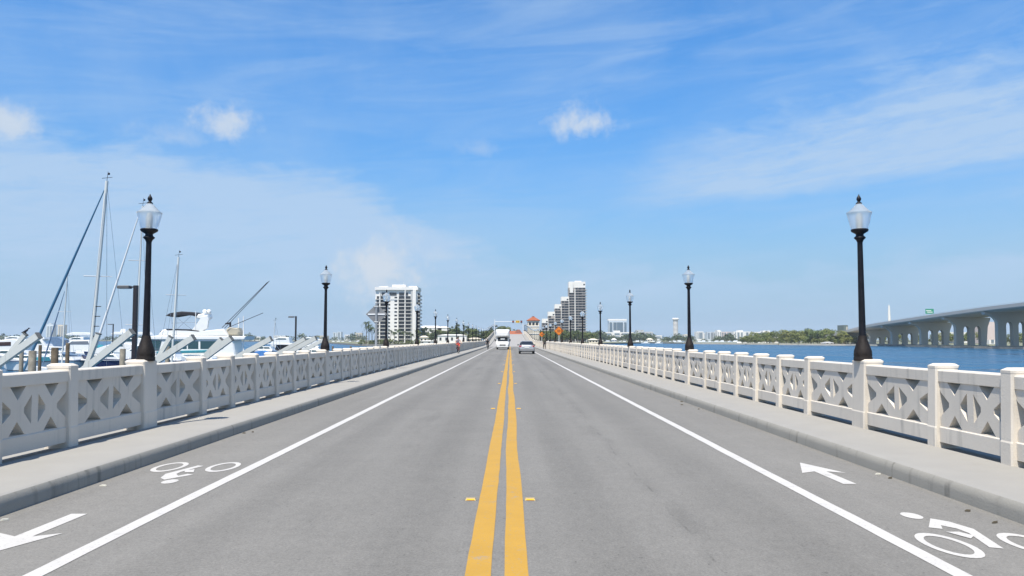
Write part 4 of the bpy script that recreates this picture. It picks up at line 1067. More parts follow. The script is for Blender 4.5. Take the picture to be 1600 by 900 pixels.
# --- sailing boats: hull, cabin, mast with spreaders, boom, furled headsail, stays
def sailboat(label, base, top, Y, hull_px, jib=None, jm=ROPE, r=.085, spread=(.42,), steps=False, hm=GEL, boom=None, sail_cover=BLUECANVAS, bare=False):
    t = boat('sailing_boat', label, 'sailing boat', base[0], Y)
    xs, xb = px_x(hull_px[0], Y), px_x(hull_px[1], Y)
    wbuild(hull_mesh(xs, xb, Y, min(3.3, abs(xb-xs)*.33), 1.05, 1.5), 'hull', hm, t)
    xm = at(*base, Y).x; dirn = 1 if xb > xs else -1
    c = MB(); L = abs(xb-xs)
    c.loft([[(xm-dirn*L*.28, Y-.95, WZ+1.1), (xm-dirn*L*.28, Y+.95, WZ+1.1), (xm-dirn*L*.26, Y+.75, WZ+1.62), (xm-dirn*L*.26, Y-.75, WZ+1.62)], [(xm+dirn*L*.12, Y-.6, WZ+1.2), (xm+dirn*L*.12, Y+.6, WZ+1.2), (xm+dirn*L*.09, Y+.45, WZ+1.55), (xm+dirn*L*.09, Y-.45, WZ+1.55)]])
    wbuild(c, 'cabin', GEL, t)
    tp = at(*top, Y); bs = at(*base, Y); d = (tp-bs); foot = bs+d*((WZ+1.2-bs.z)/d.z)
    m = MB(); m.tube(foot, tp, r, r*.8, 8); mast = wbuild(m, 'mast', MASTW, t)
    m = MB()
    for s_ in spread:
        p = foot+(tp-foot)*s_
        m.tube(p+Vector((-.65, -.3, 0)), p+Vector((.65, .3, 0)), .03, .02, 5)
    if spread: wbuild(m, 'spreader', ALU, t)
    m = MB(); m.tube(tp, tp+Vector((.05, 0, .55)), .015, .01, 5); m.tube(tp+Vector((-.28, 0, .16)), tp+Vector((.3, 0, .22)), .015, .015, 5); m.ball(tp+Vector((.1, 0, .42)), .07, 8)
    wbuild(m, 'masthead', BLACKC, t)
    m = MB()
    for e in ((xs+dirn*.3, Y), (xm-dirn*.3, Y-1.3), (xm-dirn*.3, Y+1.3)): m.tube(tp, (e[0], e[1], WZ+1.2), .012, .012, 4)
    wbuild(m, 'rigging', STEEL, t)
    if jib:
        a = at(*jib[0], Y); b = at(*jib[1], Y); dd = b-a; low = a+dd*((WZ+1.6-a.z)/dd.z)
        m = MB(); m.path([low, low+(b-low)*.2, low+(b-low)*.6, b], [.04, .085, .07, .03], 8); wbuild(m, 'furled_headsail', jm, t)
    bl = foot+Vector((0, 0, 1.35)); m = MB(); m.tube(bl, bl+Vector((-dirn*L*.36, 0, .05)), .055, .055, 6); wbuild(m, 'boom', ALU, t)
    m = MB(); m.path([bl+Vector((-dirn*.1, 0, .35)), bl+Vector((-dirn*L*.15, 0, .22)), bl+Vector((-dirn*L*.35, 0, .14))], [.20, .17, .08], 8); wbuild(m, 'sail_cover', sail_cover, t)
    if steps:
        m = MB()
        for k in range(9):
            p = foot+(tp-foot)*(.06+.045*k)+Vector((.05, -.02, 0)); m.box(p.x, p.y-.06, p.z, p.x+.27, p.y+.06, p.z+.04)
        wbuild(m, 'mast_step', BLACKC, t)
    return t
sailboat('white sailing boat with a tall thick mast and a dark blue furled headsail', (143, 540), (167, 283), 46, (215, 20), jib=((62, 523), (163, 297)), jm=ROPE, r=.115, spread=(.56,), steps=True)
sailboat('sailing boat with a slim grey mast and a long white furled headsail', (213, 540), (223, 322), 55, (260, 128), jib=((156, 522), (220, 327)), jm=SAILW, r=.075, spread=(.35, .70))
sailboat('small far sailing boat with a short white mast and a grey-blue furled headsail', (99, 530), (105, 433), 95, (125, 58), jib=((86, 505), (101, 455)), jm=BLUECANVAS, r=.09, spread=(.62,))
sailboat('sailing boat with a plain white mast moored before the flybridge yacht', (270, 540), (279, 402), 62, (235, 330), r=.10, spread=(.70,), hm=GELC)
sailboat('far sailing boat with a hair-thin white mast near the second dock lamp', (427, 535), (430, 502), 120, (448, 410), r=.06, spread=())

# --- smaller motor boats
def cruiser(label, pxb, pxs, Y, B, F, cabin, windows, extra=(), hm=GEL, cm=GEL, top=None, gl=TINT):
    t = boat('motor_boat', label, 'motor boat', (pxb+pxs)/2, Y)
    wbuild(hull_mesh(px_x(pxs, Y), px_x(pxb, Y), Y, B, F), 'hull', hm, t)
    if cabin: wbuild(prof(cabin, Y, B*.80, .12), 'cabin', cm, t)
    for w in windows: wbuild(prof(w, Y, B*.82, .02), 'window', gl, t)
    for nm, pts, wd, m in extra: wbuild(prof(pts, Y, wd, .06), nm, m, t)
    if top:
        pts, legs = top; wbuild(prof(pts, Y, B*.7, .06), 'hardtop', GEL, t); m = MB()
        for sy in (-B*.3, B*.3):
            for q in legs: wire(m, q, Y+sy, .05)
        wbuild(m, 'hardtop_frame', STEEL, t)
    fenders_and_rail(t, px_x((pxb*.45+pxs*.55), Y), px_x(pxb*.95+pxs*.05, Y), Y, B*.9, WZ+F*1.15)
    return t
cruiser('white motor cruiser with a dark window band and pale teal hull behind the leaning piles', -70, 52, 168, 4.8, 1.5, [(-40, 552), (-35, 541), (2, 533), (28, 529), (44, 533), (46, 552)], [[(-30, 540.6), (4, 534.6), (26, 534), (26, 540), (-25, 541.5)]], hm=TEALHULL, gl=mat('brown_glass', (.05, .03, .028), .2))
cruiser('white cruiser with a small dark canopy between the leaning piles and the blue tarpaulin', 40, 82, 182, 4.2, 1.5, [(42, 548), (46, 541), (56, 530), (70, 529), (80, 545), (80, 550)], [[(52, 537), (57, 532), (69, 532), (72, 537)]], extra=(('canopy', [(57, 531), (62, 527), (73, 527), (74, 530), (66, 531)], 2.4, GEL), ('transom_door', [(72, 546), (84, 545), (84, 552), (72, 552)], 2.6, GEL)))
cruiser('small boat wrapped in a pale blue tarpaulin beside the brown timber pile', 68, 104, 205, 4.0, 1.5, None, [], extra=(('tarpaulin', [(68, 541), (74, 531), (82, 526.5), (94, 526), (103, 531), (106, 543), (90, 546), (76, 545)], 2.8, BLUECANVAS), ('outboard', [(96, 534), (104, 531), (107, 545), (98, 551)], .7, mat('outboard_grey', (.16, .18, .20), .4))))
cruiser('white hardtop cruiser with grey windows behind the thick white mast', 96, 172, 174, 4.4, 1.5, [(100, 549), (110, 538), (118, 532), (146, 531), (152, 540), (168, 543), (168, 552), (100, 552)], [[(113, 538), (119, 533.4), (144, 533), (146, 538)]], top=([(109, 522), (118, 519.4), (140, 519.6), (153, 521.5), (153, 523.5), (110, 524)], (((113, 523), (112, 534)), ((121, 523), (120, 533)), ((142, 523), (150, 534)))), gl=mat('grey_glass', (.16, .18, .21), .15))
cruiser('white sport boat with teal canvas covers and a navy blue hull', 140, 236, 160, 4.4, 1.5, [(150, 553), (158, 544), (178, 538), (205, 536), (226, 541), (230, 553)], [[(176, 541), (183, 538), (198, 538), (199, 541)]], hm=NAVY, extra=(('teal_cover', [(145, 552), (147, 541), (153, 538.5), (160, 542), (164, 549), (164, 552)], 2.9, TEAL), ('teal_cover', [(172, 553), (178, 546), (190, 545), (226, 546), (228, 553)], 3.05, TEAL), ('white_stripe', [(146, 557), (147, 553.5), (232, 553), (232, 556.5)], 3.7, GEL)))
cruiser('white cruiser with a long flat hardtop and a round radar dome', 172, 236, 212, 4.6, 1.5, [(172, 546), (180, 534), (196, 529), (222, 528), (236, 533), (236, 548)], [[(181, 533.5), (196, 530), (212, 529.4), (212, 533.5)]], top=([(178, 521), (184, 518.6), (232, 519), (236, 523), (178, 522.6)], (((183, 522), (182, 531)), ((198, 522), (200, 530)), ((226, 522), (228, 530)))), extra=(('radar_dome', [(189, 518.8), (189, 515.5), (191, 514), (195, 514), (196.5, 516), (196.5, 518.8)], .6, GEL),))
cruiser('white cruiser stern with blue fender cover right beside the lamp base', 212, 262, 165, 4.0, 1.5, [(210, 552), (216, 541), (232, 533), (250, 534), (258, 544), (258, 553)], [[(222, 539), (232, 534.5), (246, 535), (248, 540)]], extra=(('blue_cover', [(212, 545), (216, 538), (230, 537), (236, 543), (234, 546)], 2.9, mat('royal_blue_canvas', (.02, .035, .18), .8)),))
# open fishing boat: T-top and black outboard engines
t = cruiser('open white fishing boat with a flat white T-top and a black engine cowling', 402, 478, 168, 3.2, 1.1, [(430, 556), (434, 548), (470, 548), (474, 556)], [], top=([(422, 537.5), (426, 535.6), (470, 536.4), (473, 538), (470, 539), (426, 538.6)], (((428, 538), (432, 552)), ((466, 538), (462, 552)), ((430, 538), (440, 550)))), extra=(('engine_cowling', [(430, 552), (433, 538), (450, 539), (453, 552), (444, 555)], 1.5, BLACKC),))
cruiser('small boat under a bright blue tarpaulin near the T-top fishing boat', 392, 420, 166, 2.6, 1.0, None, [], extra=(('tarpaulin', [(396, 556), (402, 549), (412, 547.5), (420, 551), (420, 557)], 2.2, SKYBLUE),))
cruiser('cream sport fishing boat with rod holders left of the second street lamp', 452, 508, 196, 3.8, 1.5, [(470, 549), (476, 541), (496, 538), (504, 548)], [[(478, 543), (482, 540.5), (494, 540), (495, 543)]], hm=GELC, top=([(484, 531), (492, 529.8), (508, 530), (510, 532), (484, 532)], (((488, 532), (486, 541)), ((504, 532), (502, 542)))))
cruiser('far white cruiser with a flybridge beyond the T-top boat', 425, 455, 246, 4.6, 1.6, [(424, 546), (428, 529), (440, 526.5), (454, 527.5), (457, 546)], [[(433, 530.5), (438, 528.6), (449, 528.8), (450, 530.5)]])
cruiser('far white cruiser with a small tower beyond the second dock lamp', 468, 500, 246, 4.6, 1.6, [(468, 546), (474, 529.5), (482, 527), (496, 527.5), (500, 546)], [[(477, 530.5), (482, 528.6), (492, 528.8), (493, 530.5)]])
cruiser('far white cruiser seen beyond the small white mast', 8, 40, 246, 4.6, 1.6, [(8, 546), (13, 527.5), (22, 525.5), (38, 526.5), (42, 546)], [[(15, 528.6), (21, 526.8), (32, 527.2), (33, 528.8)]])
cruiser('far white cruiser seen between the two grey-topped towers and the mast', 108, 136, 246, 4.6, 1.6, [(108, 546), (113, 528.5), (122, 526.5), (135, 527), (138, 546)], [[(115, 529.6), (121, 527.8), (130, 528), (131, 529.8)]])

def simple_cruiser(label, c, w, Y, h, hm=GEL, fly=False, cover=None, top=False):
    """moored cruiser whose cabin stands on a hull with 1.5 m freeboard; c, w, h in photo pixels"""
    ys = 530+FPX*(EYE.z-WZ-1.5)/Y
    cab = [(c-w*.45, ys+3), (c-w*.30, ys-h*.5), (c-w*.10, ys-h), (c+w*.30, ys-h*.95), (c+w*.42, ys+3)]
    ex = []
    if fly: ex += [('flybridge', [(c-w*.10, ys-h*.97), (c-w*.02, ys-h*1.4), (c+w*.26, ys-h*1.35), (c+w*.30, ys-h*.94)], 2.6, GEL), ('arch_leg', [(c+w*.12, ys-h*1.3), (c+w*.20, ys-h*1.75), (c+w*.27, ys-h*1.75), (c+w*.24, ys-h*1.3)], 2.2, GEL)]
    if cover: ex.append(('canvas_cover', [(c+w*.18, ys+2), (c+w*.24, ys-h*.6), (c+w*.42, ys-h*.55), (c+w*.48, ys+2)], 3.0, cover))
    ex.append(('rub_rail', [(c-w*.46, ys+1.0), (c-w*.46, ys+.3), (c+w*.49, ys+1.6), (c+w*.49, ys+2.3)], 4.3, NAVY if hm is not NAVY else GEL))
    tp = ([(c-w*.12, ys-h*1.5), (c-w*.08, ys-h*1.66), (c+w*.30, ys-h*1.6), (c+w*.32, ys-h*1.45)], (((c-w*.08, ys-h*1.5), (c-w*.06, ys-h)), ((c+w*.10, ys-h*1.5), (c+w*.12, ys-h)), ((c+w*.27, ys-h*1.5), (c+w*.27, ys-h)))) if top else None
    return cruiser(label, c-w*.5, c+w*.5, Y, 4.2, 1.5, cab, [[(c-w*.25, ys-h*.52), (c-w*.09, ys-h*.9), (c+w*.06, ys-h*.88), (c+w*.06, ys-h*.52)], [(c+w*.08, ys-h*.52), (c+w*.08, ys-h*.88), (c+w*.26, ys-h*.84), (c+w*.28, ys-h*.52)]], extra=ex, hm=hm, top=tp)
simple_cruiser('low white cruiser with a navy rubbing strake under the broad leaning pile', 18, 74, 150, 9, cover=BLUECANVAS)
simple_cruiser('white cruiser with a grey-blue stern cover behind the thick brown pile', 82, 66, 148, 9, cover=BLUECANVAS, top=True)
simple_cruiser('white cruiser with a small flybridge behind the steep leaning pile', 132, 60, 205, 9, fly=True, cover=TEAL)
simple_cruiser('white sport cruiser with a teal stern cover left of the dock lamp post', 188, 76, 186, 8, cover=TEAL)
simple_cruiser('white cruiser with an open top just left of the lamp base', 222, 60, 232, 9, top=True)
simple_cruiser('white cruiser showing between the blue furled sail and the brown pile', 60, 46, 228, 9, fly=True)
simple_cruiser('cream cruiser with a small flybridge between the T-top boat and the second lamp', 486, 52, 170, 7, hm=GELC, fly=True)
simple_cruiser('white cruiser with an open top behind the bright blue tarpaulin', 412, 44, 215, 7, top=True)
simple_cruiser('near white cruiser with a teal stern cover low behind the grey pile', 42, 62, 120, 8, cover=TEAL)
simple_cruiser('near white cruiser with an open top low behind the thick brown pile', 100, 58, 124, 8, top=True)
simple_cruiser('near cruiser with a navy hull low behind the leaning pile at the dock lamp', 168, 66, 126, 8, hm=NAVY)
simple_cruiser('near white cruiser with a small flybridge low beside the marina lamp base', 262, 60, 122, 8, fly=True)
simple_cruiser('near white cruiser with a grey-blue cover low before the big yacht bow', 318, 58, 118, 6, cover=BLUECANVAS)
# --- docks, piles, dock lamps
for a, b, Yd, w_ in ((-60, 260, 42, 1.8), (180, 520, 92, 2.2), (-40, 470, 152, 2.4), (-30, 360, 130, 2.0)):
    x0, x1 = px_x(a, Yd), px_x(b, Yd)
    d = thing('dock', {130: 'plank walkway of the marina behind the near row of cruisers', 152: 'long plank walkway of the marina behind the flybridge yacht', 42: 'near plank walkway of the marina beside the leaning piles', 92: 'plank walkway of the marina between the leaning piles and the yacht'}[Yd], 'dock', ((x0+x1)/2, Yd, WZ))
    n_ = int((x1-x0)/1.2)
    for i in range(n_): ubox('plank', DOCKW, d, x0-d.location.x+1.2*i, -w_/2, .75, x0-d.location.x+1.2*i+1.17, w_/2, .83)
    for q in (-w_/2+.1, w_/2-.1): MB().box(x0-d.location.x, q-.06, .5, x1-d.location.x, q+.06, .748).build('beam', PILE, d)
    for i in range(0, n_, 5): MB().tube((x0-d.location.x+1.2*i+.6, w_/2-.1, -2), (x0-d.location.x+1.2*i+.6, w_/2-.1, .6), .14, .14, 8).build('post', PILE, d)
def timber(px, ytop, Y, r, m, label, group=None, cap=False):
    r *= .8; p = at(px, ytop, Y); t = thing('mooring_pile', label, 'pile', (p.x, p.y, WZ), 0, group)
    H = p.z-WZ
    MB().lathe([(r*1.05, -2), (r, 0), (r*.96, H*.5), (r*.93, H-.03), (r*.8, H)], 10).build('shaft', m, t)
    MB().lathe([(r+.012, H*.55), (r+.03, H*.55+.02), (r+.03, H*.55+.10), (r+.012, H*.55+.12)], 10).build('rope_band', mat('rope', (.35, .31, .23), .9), t)
timber(86, 543, 40, .22, PILE, 'thick dark brown timber pile standing beside the pale blue tarpaulin boat')
timber(51, 548, 34, .20, PILEG, 'pale grey timber pile in front of the pale teal hull')
timber(63, 539, 48, .12, PILE, 'thin dark timber pile at the stern of the small cruiser')
timber(34, 546, 40, .13, PILEG, 'slim grey-brown timber pile against the pale teal hull')
timber(106, 536, 52, .16, PILE, 'timber pile between the pale blue tarpaulin and the hardtop cruiser')
timber(192, 545, 44, .20, PILEG, 'grey timber pile against the teal canvas covers')
timber(262, 541, 50, .18, PILEG, 'grey timber pile between the lamp base and the flybridge yacht')
for px in (520, 548, 470): timber(px, 541, 93.2, .15, PILE, 'timber pile of the farther marina walkway', 'piles of the farther walkway')
Yd = 152.3; xb_ = px_x(114, Yd); t = thing('dock_bin', 'blue-grey bin standing on the long marina walkway', 'bin', (xb_, Yd, WZ+.83))
BINB = mat('bin_blue', (.12, .14, .20), .6)
MB().loft([[(-.42, -.4, 0), (.42, -.4, 0), (.42, .4, 0), (-.42, .4, 0)], [(-.55, -.5, 1.3), (.55, -.5, 1.3), (.55, .5, 1.3), (-.55, .5, 1.3)]]).build('body', BINB, t)
MB().bbox(-.6, -.55, 1.3, .6, .55, 1.45, .04).build('lid', BINB, t)
for s_ in (-.45, .45): MB().tube((s_-.04, .45, .1), (s_+.04, .45, .1), .12, .12, 10).build('wheel', BLACKC, t)
for i, px in enumerate((12, 58, 74, 128, 150, 198, 240, 290, 338)):
    xq = px_x(px, 130.5); t = thing('dock_box', 'white storage box standing on the walkway behind the near row of cruisers', 'dock box', (xq, 130.5, WZ+.83), 0, 'storage boxes on the marina walkway')
    MB().loft([[(-.7, -.35, 0), (.7, -.35, 0), (.7, .35, 0), (-.7, .35, 0)], [(-.75, -.4, .6), (.75, -.4, .6), (.75, .4, .6), (-.75, .4, .6)]]).build('body', GEL, t)
    MB().loft([[(-.8, -.45, .6), (.8, -.45, .6), (.8, .45, .6), (-.8, .45, .6)], [(-.7, -.3, .8), (.7, -.3, .8), (.7, .35, .8), (-.7, .35, .8)]]).build('lid', GEL, t)
DARKPOLE = mat('bronze_pole', (.020, .016, .018), .5)
def dock_lamp(px0, ytop, Y, arm_px, label, w=.16):
    p = at(px0, ytop, Y); t = thing('dock_lamp', label, 'lamp', (p.x, p.y, WZ+.8)); H = p.z-WZ-.8; a = at(arm_px, ytop, Y).x-p.x
    MB().bbox(-w/2, -w/2, -.5, w/2, w/2, H, .01).build('pole', DARKPOLE, t)
    MB().bbox(a, -.2, H-.16, a*.30, .2, H-.01, .03).build('lamp_head', mat('lamp_head_grey', (.10, .10, .10), .5), t)
    MB().box(a*.32, -.05, H-.12, .02, .05, H-.05).build('arm', DARKPOLE, t)
    MB().box(a*.95, -.16, H-.175, a*.35, .16, H-.158).build('lens', mat('lens', (.5, .5, .45), .3), t)
dock_lamp(212.5, 446, 42.5, 185, 'dark square dock lamp post with a flat head beside the slim grey mast', .20)
dock_lamp(462.5, 494, 92.5, 451, 'dark square dock lamp post near the T-top fishing boat', .17)
dock_lamp(177, 506, 152.5, 169, 'small far dock lamp post beside the white furled headsail', .17)

# --- leaning concrete piles in pairs along the marina edge
def leaning(p_low, p_top, Y, w, label):
    a, b = at(*p_low, Y), at(*p_top, Y); d = b-a
    foot = a+d*((WZ-.6-a.z)/d.z) if abs(d.z) > .02 else a
    t = thing('leaning_pile', label, 'pile', (foot.x, Y, WZ))
    m = MB(); l = t.location; m.bar(foot-Vector(l), b-Vector(l), w, w); m.build('shaft', BATTER, t)
    dn = d.normalized(); m = MB(); m.bar(b-Vector(l)-dn*.02, b-Vector(l)+dn*.015, w+.02, w+.02); m.build('end_plate', mat('end_plate', (.12, .12, .11), .7), t)
    return t
leaning((0, 567), (61, 524), 30, .23, 'broad pale leaning concrete pile touching the blue furled sail')
leaning((4, 566), (40, 522), 31, .15, 'thin leaning pile with a dark bird on its tip')
leaning((136, 569), (154, 521), 31, .16, 'steep leaning concrete pile crossing the thick white mast')
leaning((140, 571), (207, 518), 30, .23, 'broad leaning concrete pile reaching the dock lamp post')
leaning((247, 559), (267, 526), 34, .16, 'steep leaning concrete pile just right of the near marina lamp base')
leaning((256, 557), (303, 527), 33, .24, 'leaning concrete pile crossing the plain white mast by the yacht cabin')
leaning((322, 555), (347, 530), 36, .20, 'leaning pile before the yacht cabin, thinner of its pair')
leaning((324, 556), (362, 528), 35, .24, 'leaning pile before the yacht cabin, broader of its pair')
leaning((378, 554), (424, 529), 40, .24, 'leaning concrete pile just beyond the stern of the flybridge yacht')
leaning((440, 549), (477, 529), 46, .20, 'leaning concrete pile left of a pair behind the T-top fishing boat')
leaning((452, 550), (494, 528), 46, .24, 'leaning concrete pile right of a pair behind the T-top fishing boat')
leaning((470, 550), (506, 531), 54, .22, 'leaning concrete pile beside the second marina lamp')
b = at(40.5, 520.5, 31)
B_ = thing('bird', 'small dark bird perched on the tip of a leaning pile', 'bird', (b.x, b.y, b.z-.03))
m = MB(); m.loft([[(x+rr*math.cos(a_)*0-.0, rr*math.cos(a_), z+rr*math.sin(a_)*.95) for a_ in [2*math.pi*i/8 for i in range(8)]] for x, z, rr in ((-.17, .05, .012), (-.09, .075, .035), (-.02, .105, .055), (.045, .14, .05), (.075, .18, .028), (.09, .21, .032), (.12, .215, .022), (.16, .207, .005))], smooth=True)
m.tube((0, .02, -.01), (0, .02, .07), .006, .006, 4); m.tube((.01, -.02, -.01), (.01, -.02, .07), .006, .006, 4)
m.build('body', mat('bird_dark', (.02, .02, .03), .7), B_)

# --- small boats on the far water
FB = MB(); FB.loft([[(-4, -1.2, .9), (-4, -1, -.1), (-4, 1, -.1), (-4, 1.2, .9)], [(1.5, -1.25, 1.0), (1.5, -1, -.1), (1.5, 1, -.1), (1.5, 1.25, 1.0)], [(4.6, -.1, 1.4), (3.8, -.05, 0), (3.8, .05, 0), (4.6, .1, 1.4)]])
FBm = FB.mesh('hull'); FBm.materials.append(GEL)
FC = MB(); FC.loft([[(-2.2, -.9, .9), (1.8, -.8, .95), (1.8, .8, .95), (-2.2, .9, .9)], [(-2.0, -.75, 2.2), (.7, -.7, 2.1), (.7, .7, 2.1), (-2.0, .75, 2.2)]]); FC.box(-2.4, -.9, 2.2, 1.0, .9, 2.32)
FCm = FC.mesh('cabin'); FCm.materials.append(GEL)
frnd = random.Random(4)
fl = [(1155, 537.6), (1163, 537.8), (1176, 537.5), (1188, 537.8), (1196, 537.4), (1148, 535.6), (1139, 535.2), (1127, 535.0), (1118, 534.9), (1108, 534.8), (1098, 534.6), (1092, 534.7), (1178, 535.4), (1205, 536.0), (1214, 536.4), (1029, 537.0), (1008, 536.8), (995, 534.6), (1003, 534.4), (1020, 534.5), (1030, 534.6), (1046, 534.4), (1054, 534.5), (1062, 534.4), (968, 534.0), (950, 533.9), (975, 534.2), (930, 533.8), (522, 535), (536, 534.6), (548, 534.7), (530, 535.4), (560, 534.8)]
for px, py in fl:
    Yb = min(1150, FPX*(EYE.z-WZ)/(py-530)); t = thing('small_boat', 'small white motor boat lying off the far shore', 'motor boat', (px_x(px, Yb), Yb, WZ), frnd.choice((0, math.pi))+frnd.uniform(-.3, .3), 'small boats off the far shore')
    k = frnd.uniform(.75, 1.25)*(1 if Yb < 900 else 1.2)
    for nm, me in (('hull', FBm), ('cabin', FCm)): o = obj(nm, me, t); o.scale = (k, k, k)
# ------------------------------------------------------------------ vehicles
TYRE = mat('tyre', (.018, .018, .018), .9); RIM = mat('rim', (.42, .43, .44), .3, metal=.8)
SILVER = mat('silver_paint', (.46, .47, .48), .28, metal=.35); TRIM = mat('dark_trim', (.03, .03, .032), .6)
CARGLASS = mat('car_glass', (.018, .022, .026), .08, spec=.7); TAIL = mat('tail_light', (.36, .012, .012), .2); LENS = mat('headlight_lens', (.75, .77, .78), .15)
PLATE = mat('number_plate', (.70, .71, .66), .5); VANW = mat('van_white', (.74, .73, .70), .3, var=.03, scale=2)
def wheel(t, x, y, r, w):
    s = 1 if x > 0 else -1
    m = MB(); n = 20
    pr = [(-w/2, r*.62), (-w/2, r*.93), (-w*.35, r), (w*.35, r), (w/2, r*.93), (w/2, r*.62)]
    m.loft([[(x+a, y+q*math.cos(2*math.pi*i/n), r+q*math.sin(2*math.pi*i/n)) for i in range(n)] for a, q in pr], smooth=False)
    o = m.build('wheel', TYRE, t)
    m = MB(); m.loft([[(x+s*(w/2-d), y+q*math.cos(2*math.pi*i/n), r+q*math.sin(2*math.pi*i/n)) for i in range(n)] for d, q in ((.03, r*.63), (-.006, r*.60), (.02, r*.48), (.0, r*.12))]); m.build('rim', RIM, o)
    return o
def smooth_body(mb, name, m, parent, lv=2):
    o = mb.build(name, m, parent)
    for p in o.data.polygons: p.use_smooth = True
    md = o.modifiers.new('subdivision', 'SUBSURF'); md.levels = lv; md.render_levels = lv
    return o
def sedan(label, loc, rz=0.0):
    t = thing('car', label, 'car', loc, rz)
    st = [(-2.26, .70, .36, .56, .80), (-2.22, .80, .27, .58, .95), (-1.95, .865, .24, .60, 1.00), (-1.2, .885, .22, .60, .97), (0, .89, .22, .60, .93), (1.1, .885, .22, .60, .91), (1.75, .86, .24, .58, .82), (2.12, .78, .27, .54, .72), (2.24, .62, .36, .50, .62)]
    rings = [[(-w*.93, y, zb), (-w, y, zm), (-w*.93, y, zt), (-w*.55, y, zt+.045), (w*.55, y, zt+.045), (w*.93, y, zt), (w, y, zm), (w*.93, y, zb), (w*.5, y, zb-.03), (-w*.5, y, zb-.03)] for y, w, zb, zm, zt in st]
    smooth_body(MB().loft(rings), 'body', SILVER, t, 2)
    gh = MB(); gh.loft([[(-.80, -1.72, .94), (.80, -1.72, .94), (.82, -.2, .92), (.80, 1.15, .90), (-.80, 1.15, .90), (-.82, -.2, .92)], [(-.70, -1.32, 1.22), (.70, -1.32, 1.22), (.72, -.2, 1.24), (.68, .72, 1.20), (-.68, .72, 1.20), (-.72, -.2, 1.24)], [(-.57, -.95, 1.43), (.57, -.95, 1.43), (.60, -.3, 1.47), (.56, .28, 1.43), (-.56, .28, 1.43), (-.60, -.3, 1.47)]])
    smooth_body(gh, 'cabin', SILVER, t, 1)
    def pane(nm, pts, off):
        P = [Vector(p) for p in pts]; nrm = (P[1]-P[0]).cross(P[2]-P[0]).normalized()
        if nrm.dot(Vector(off)) < 0: nrm = -nrm
        MB().add([p+nrm*.03 for p in P]+[p-nrm*.05 for p in P], [(0, 1, 2, 3), (7, 6, 5, 4)]+[(i, (i+1) % 4, 4+(i+1) % 4, 4+i) for i in range(4)]).build(nm, CARGLASS, t)
    pane('rear_window', [(-.66, -1.60, 1.02), (.66, -1.60, 1.02), (.53, -1.03, 1.385), (-.53, -1.03, 1.385)], (0, -1, .5))
    pane('windscreen', [(-.68, 1.02, .99), (.68, 1.02, .99), (.53, .36, 1.39), (-.53, .36, 1.39)], (0, 1, .5))
    for s in (-1, 1):
        pane('side_window', [(s*.785, -1.25, 1.0), (s*.79, -.28, 1.0), (s*.65, -.28, 1.37), (s*.63, -.85, 1.36)], (s, 0, 0)); pane('side_window', [(s*.79, -.2, 1.0), (s*.77, .92, .98), (s*.62, .32, 1.35), (s*.65, -.2, 1.37)], (s, 0, 0))
        m = MB(); m.loft([[(s*.48, -2.255, .80), (s*.80, -2.225, .78), (s*.80, -2.225, .93), (s*.50, -2.24, .93)], [(s*.48, -2.20, .80), (s*.87, -2.0, .79), (s*.86, -2.0, .95), (s*.50, -2.18, .93)]]); m.build('tail_light', TAIL, t)
        m = MB(); m.bbox(s*.86, .62, .93, s*1.04, .76, 1.07, .03) if s > 0 else m.bbox(-1.04, .62, .93, -.86, .76, 1.07, .03); m.build('wing_mirror', TRIM, t)
        m = MB(); m.loft([[(s*.5, 2.20, .60), (s*.78, 2.10, .62), (s*.78, 2.08, .74), (s*.52, 2.16, .72)], [(s*.5, 2.12, .60), (s*.84, 1.9, .62), (s*.84, 1.9, .76), (s*.52, 2.08, .72)]]); m.build('headlight', LENS, t)
        wheel(t, s*.78, -1.38, .315, .20); wheel(t, s*.78, 1.34, .315, .20)
    m = MB(); m.loft([[(-.78, -2.28, .36), (.78, -2.28, .36), (.80, -2.27, .56), (-.80, -2.27, .56)], [(-.85, -2.05, .32), (.85, -2.05, .32), (.87, -2.05, .56), (-.87, -2.05, .56)]]); m.build('bumper', mat('bumper_grey', (.20, .205, .21), .5), t)
    MB().box(-.26, -2.285, .68, .26, -2.262, .80).build('number_plate', PLATE, t); MB().box(-.80, -2.2, .24, .80, -1.9, .33).build('underbody', TRIM, t)
    MB().box(-.7, -1.9, .20, .7, 1.9, .30).build('floor_pan', TRIM, t)
    return t
sedan('silver saloon car driving away in the right lane', (1.97, 94.0, 0))
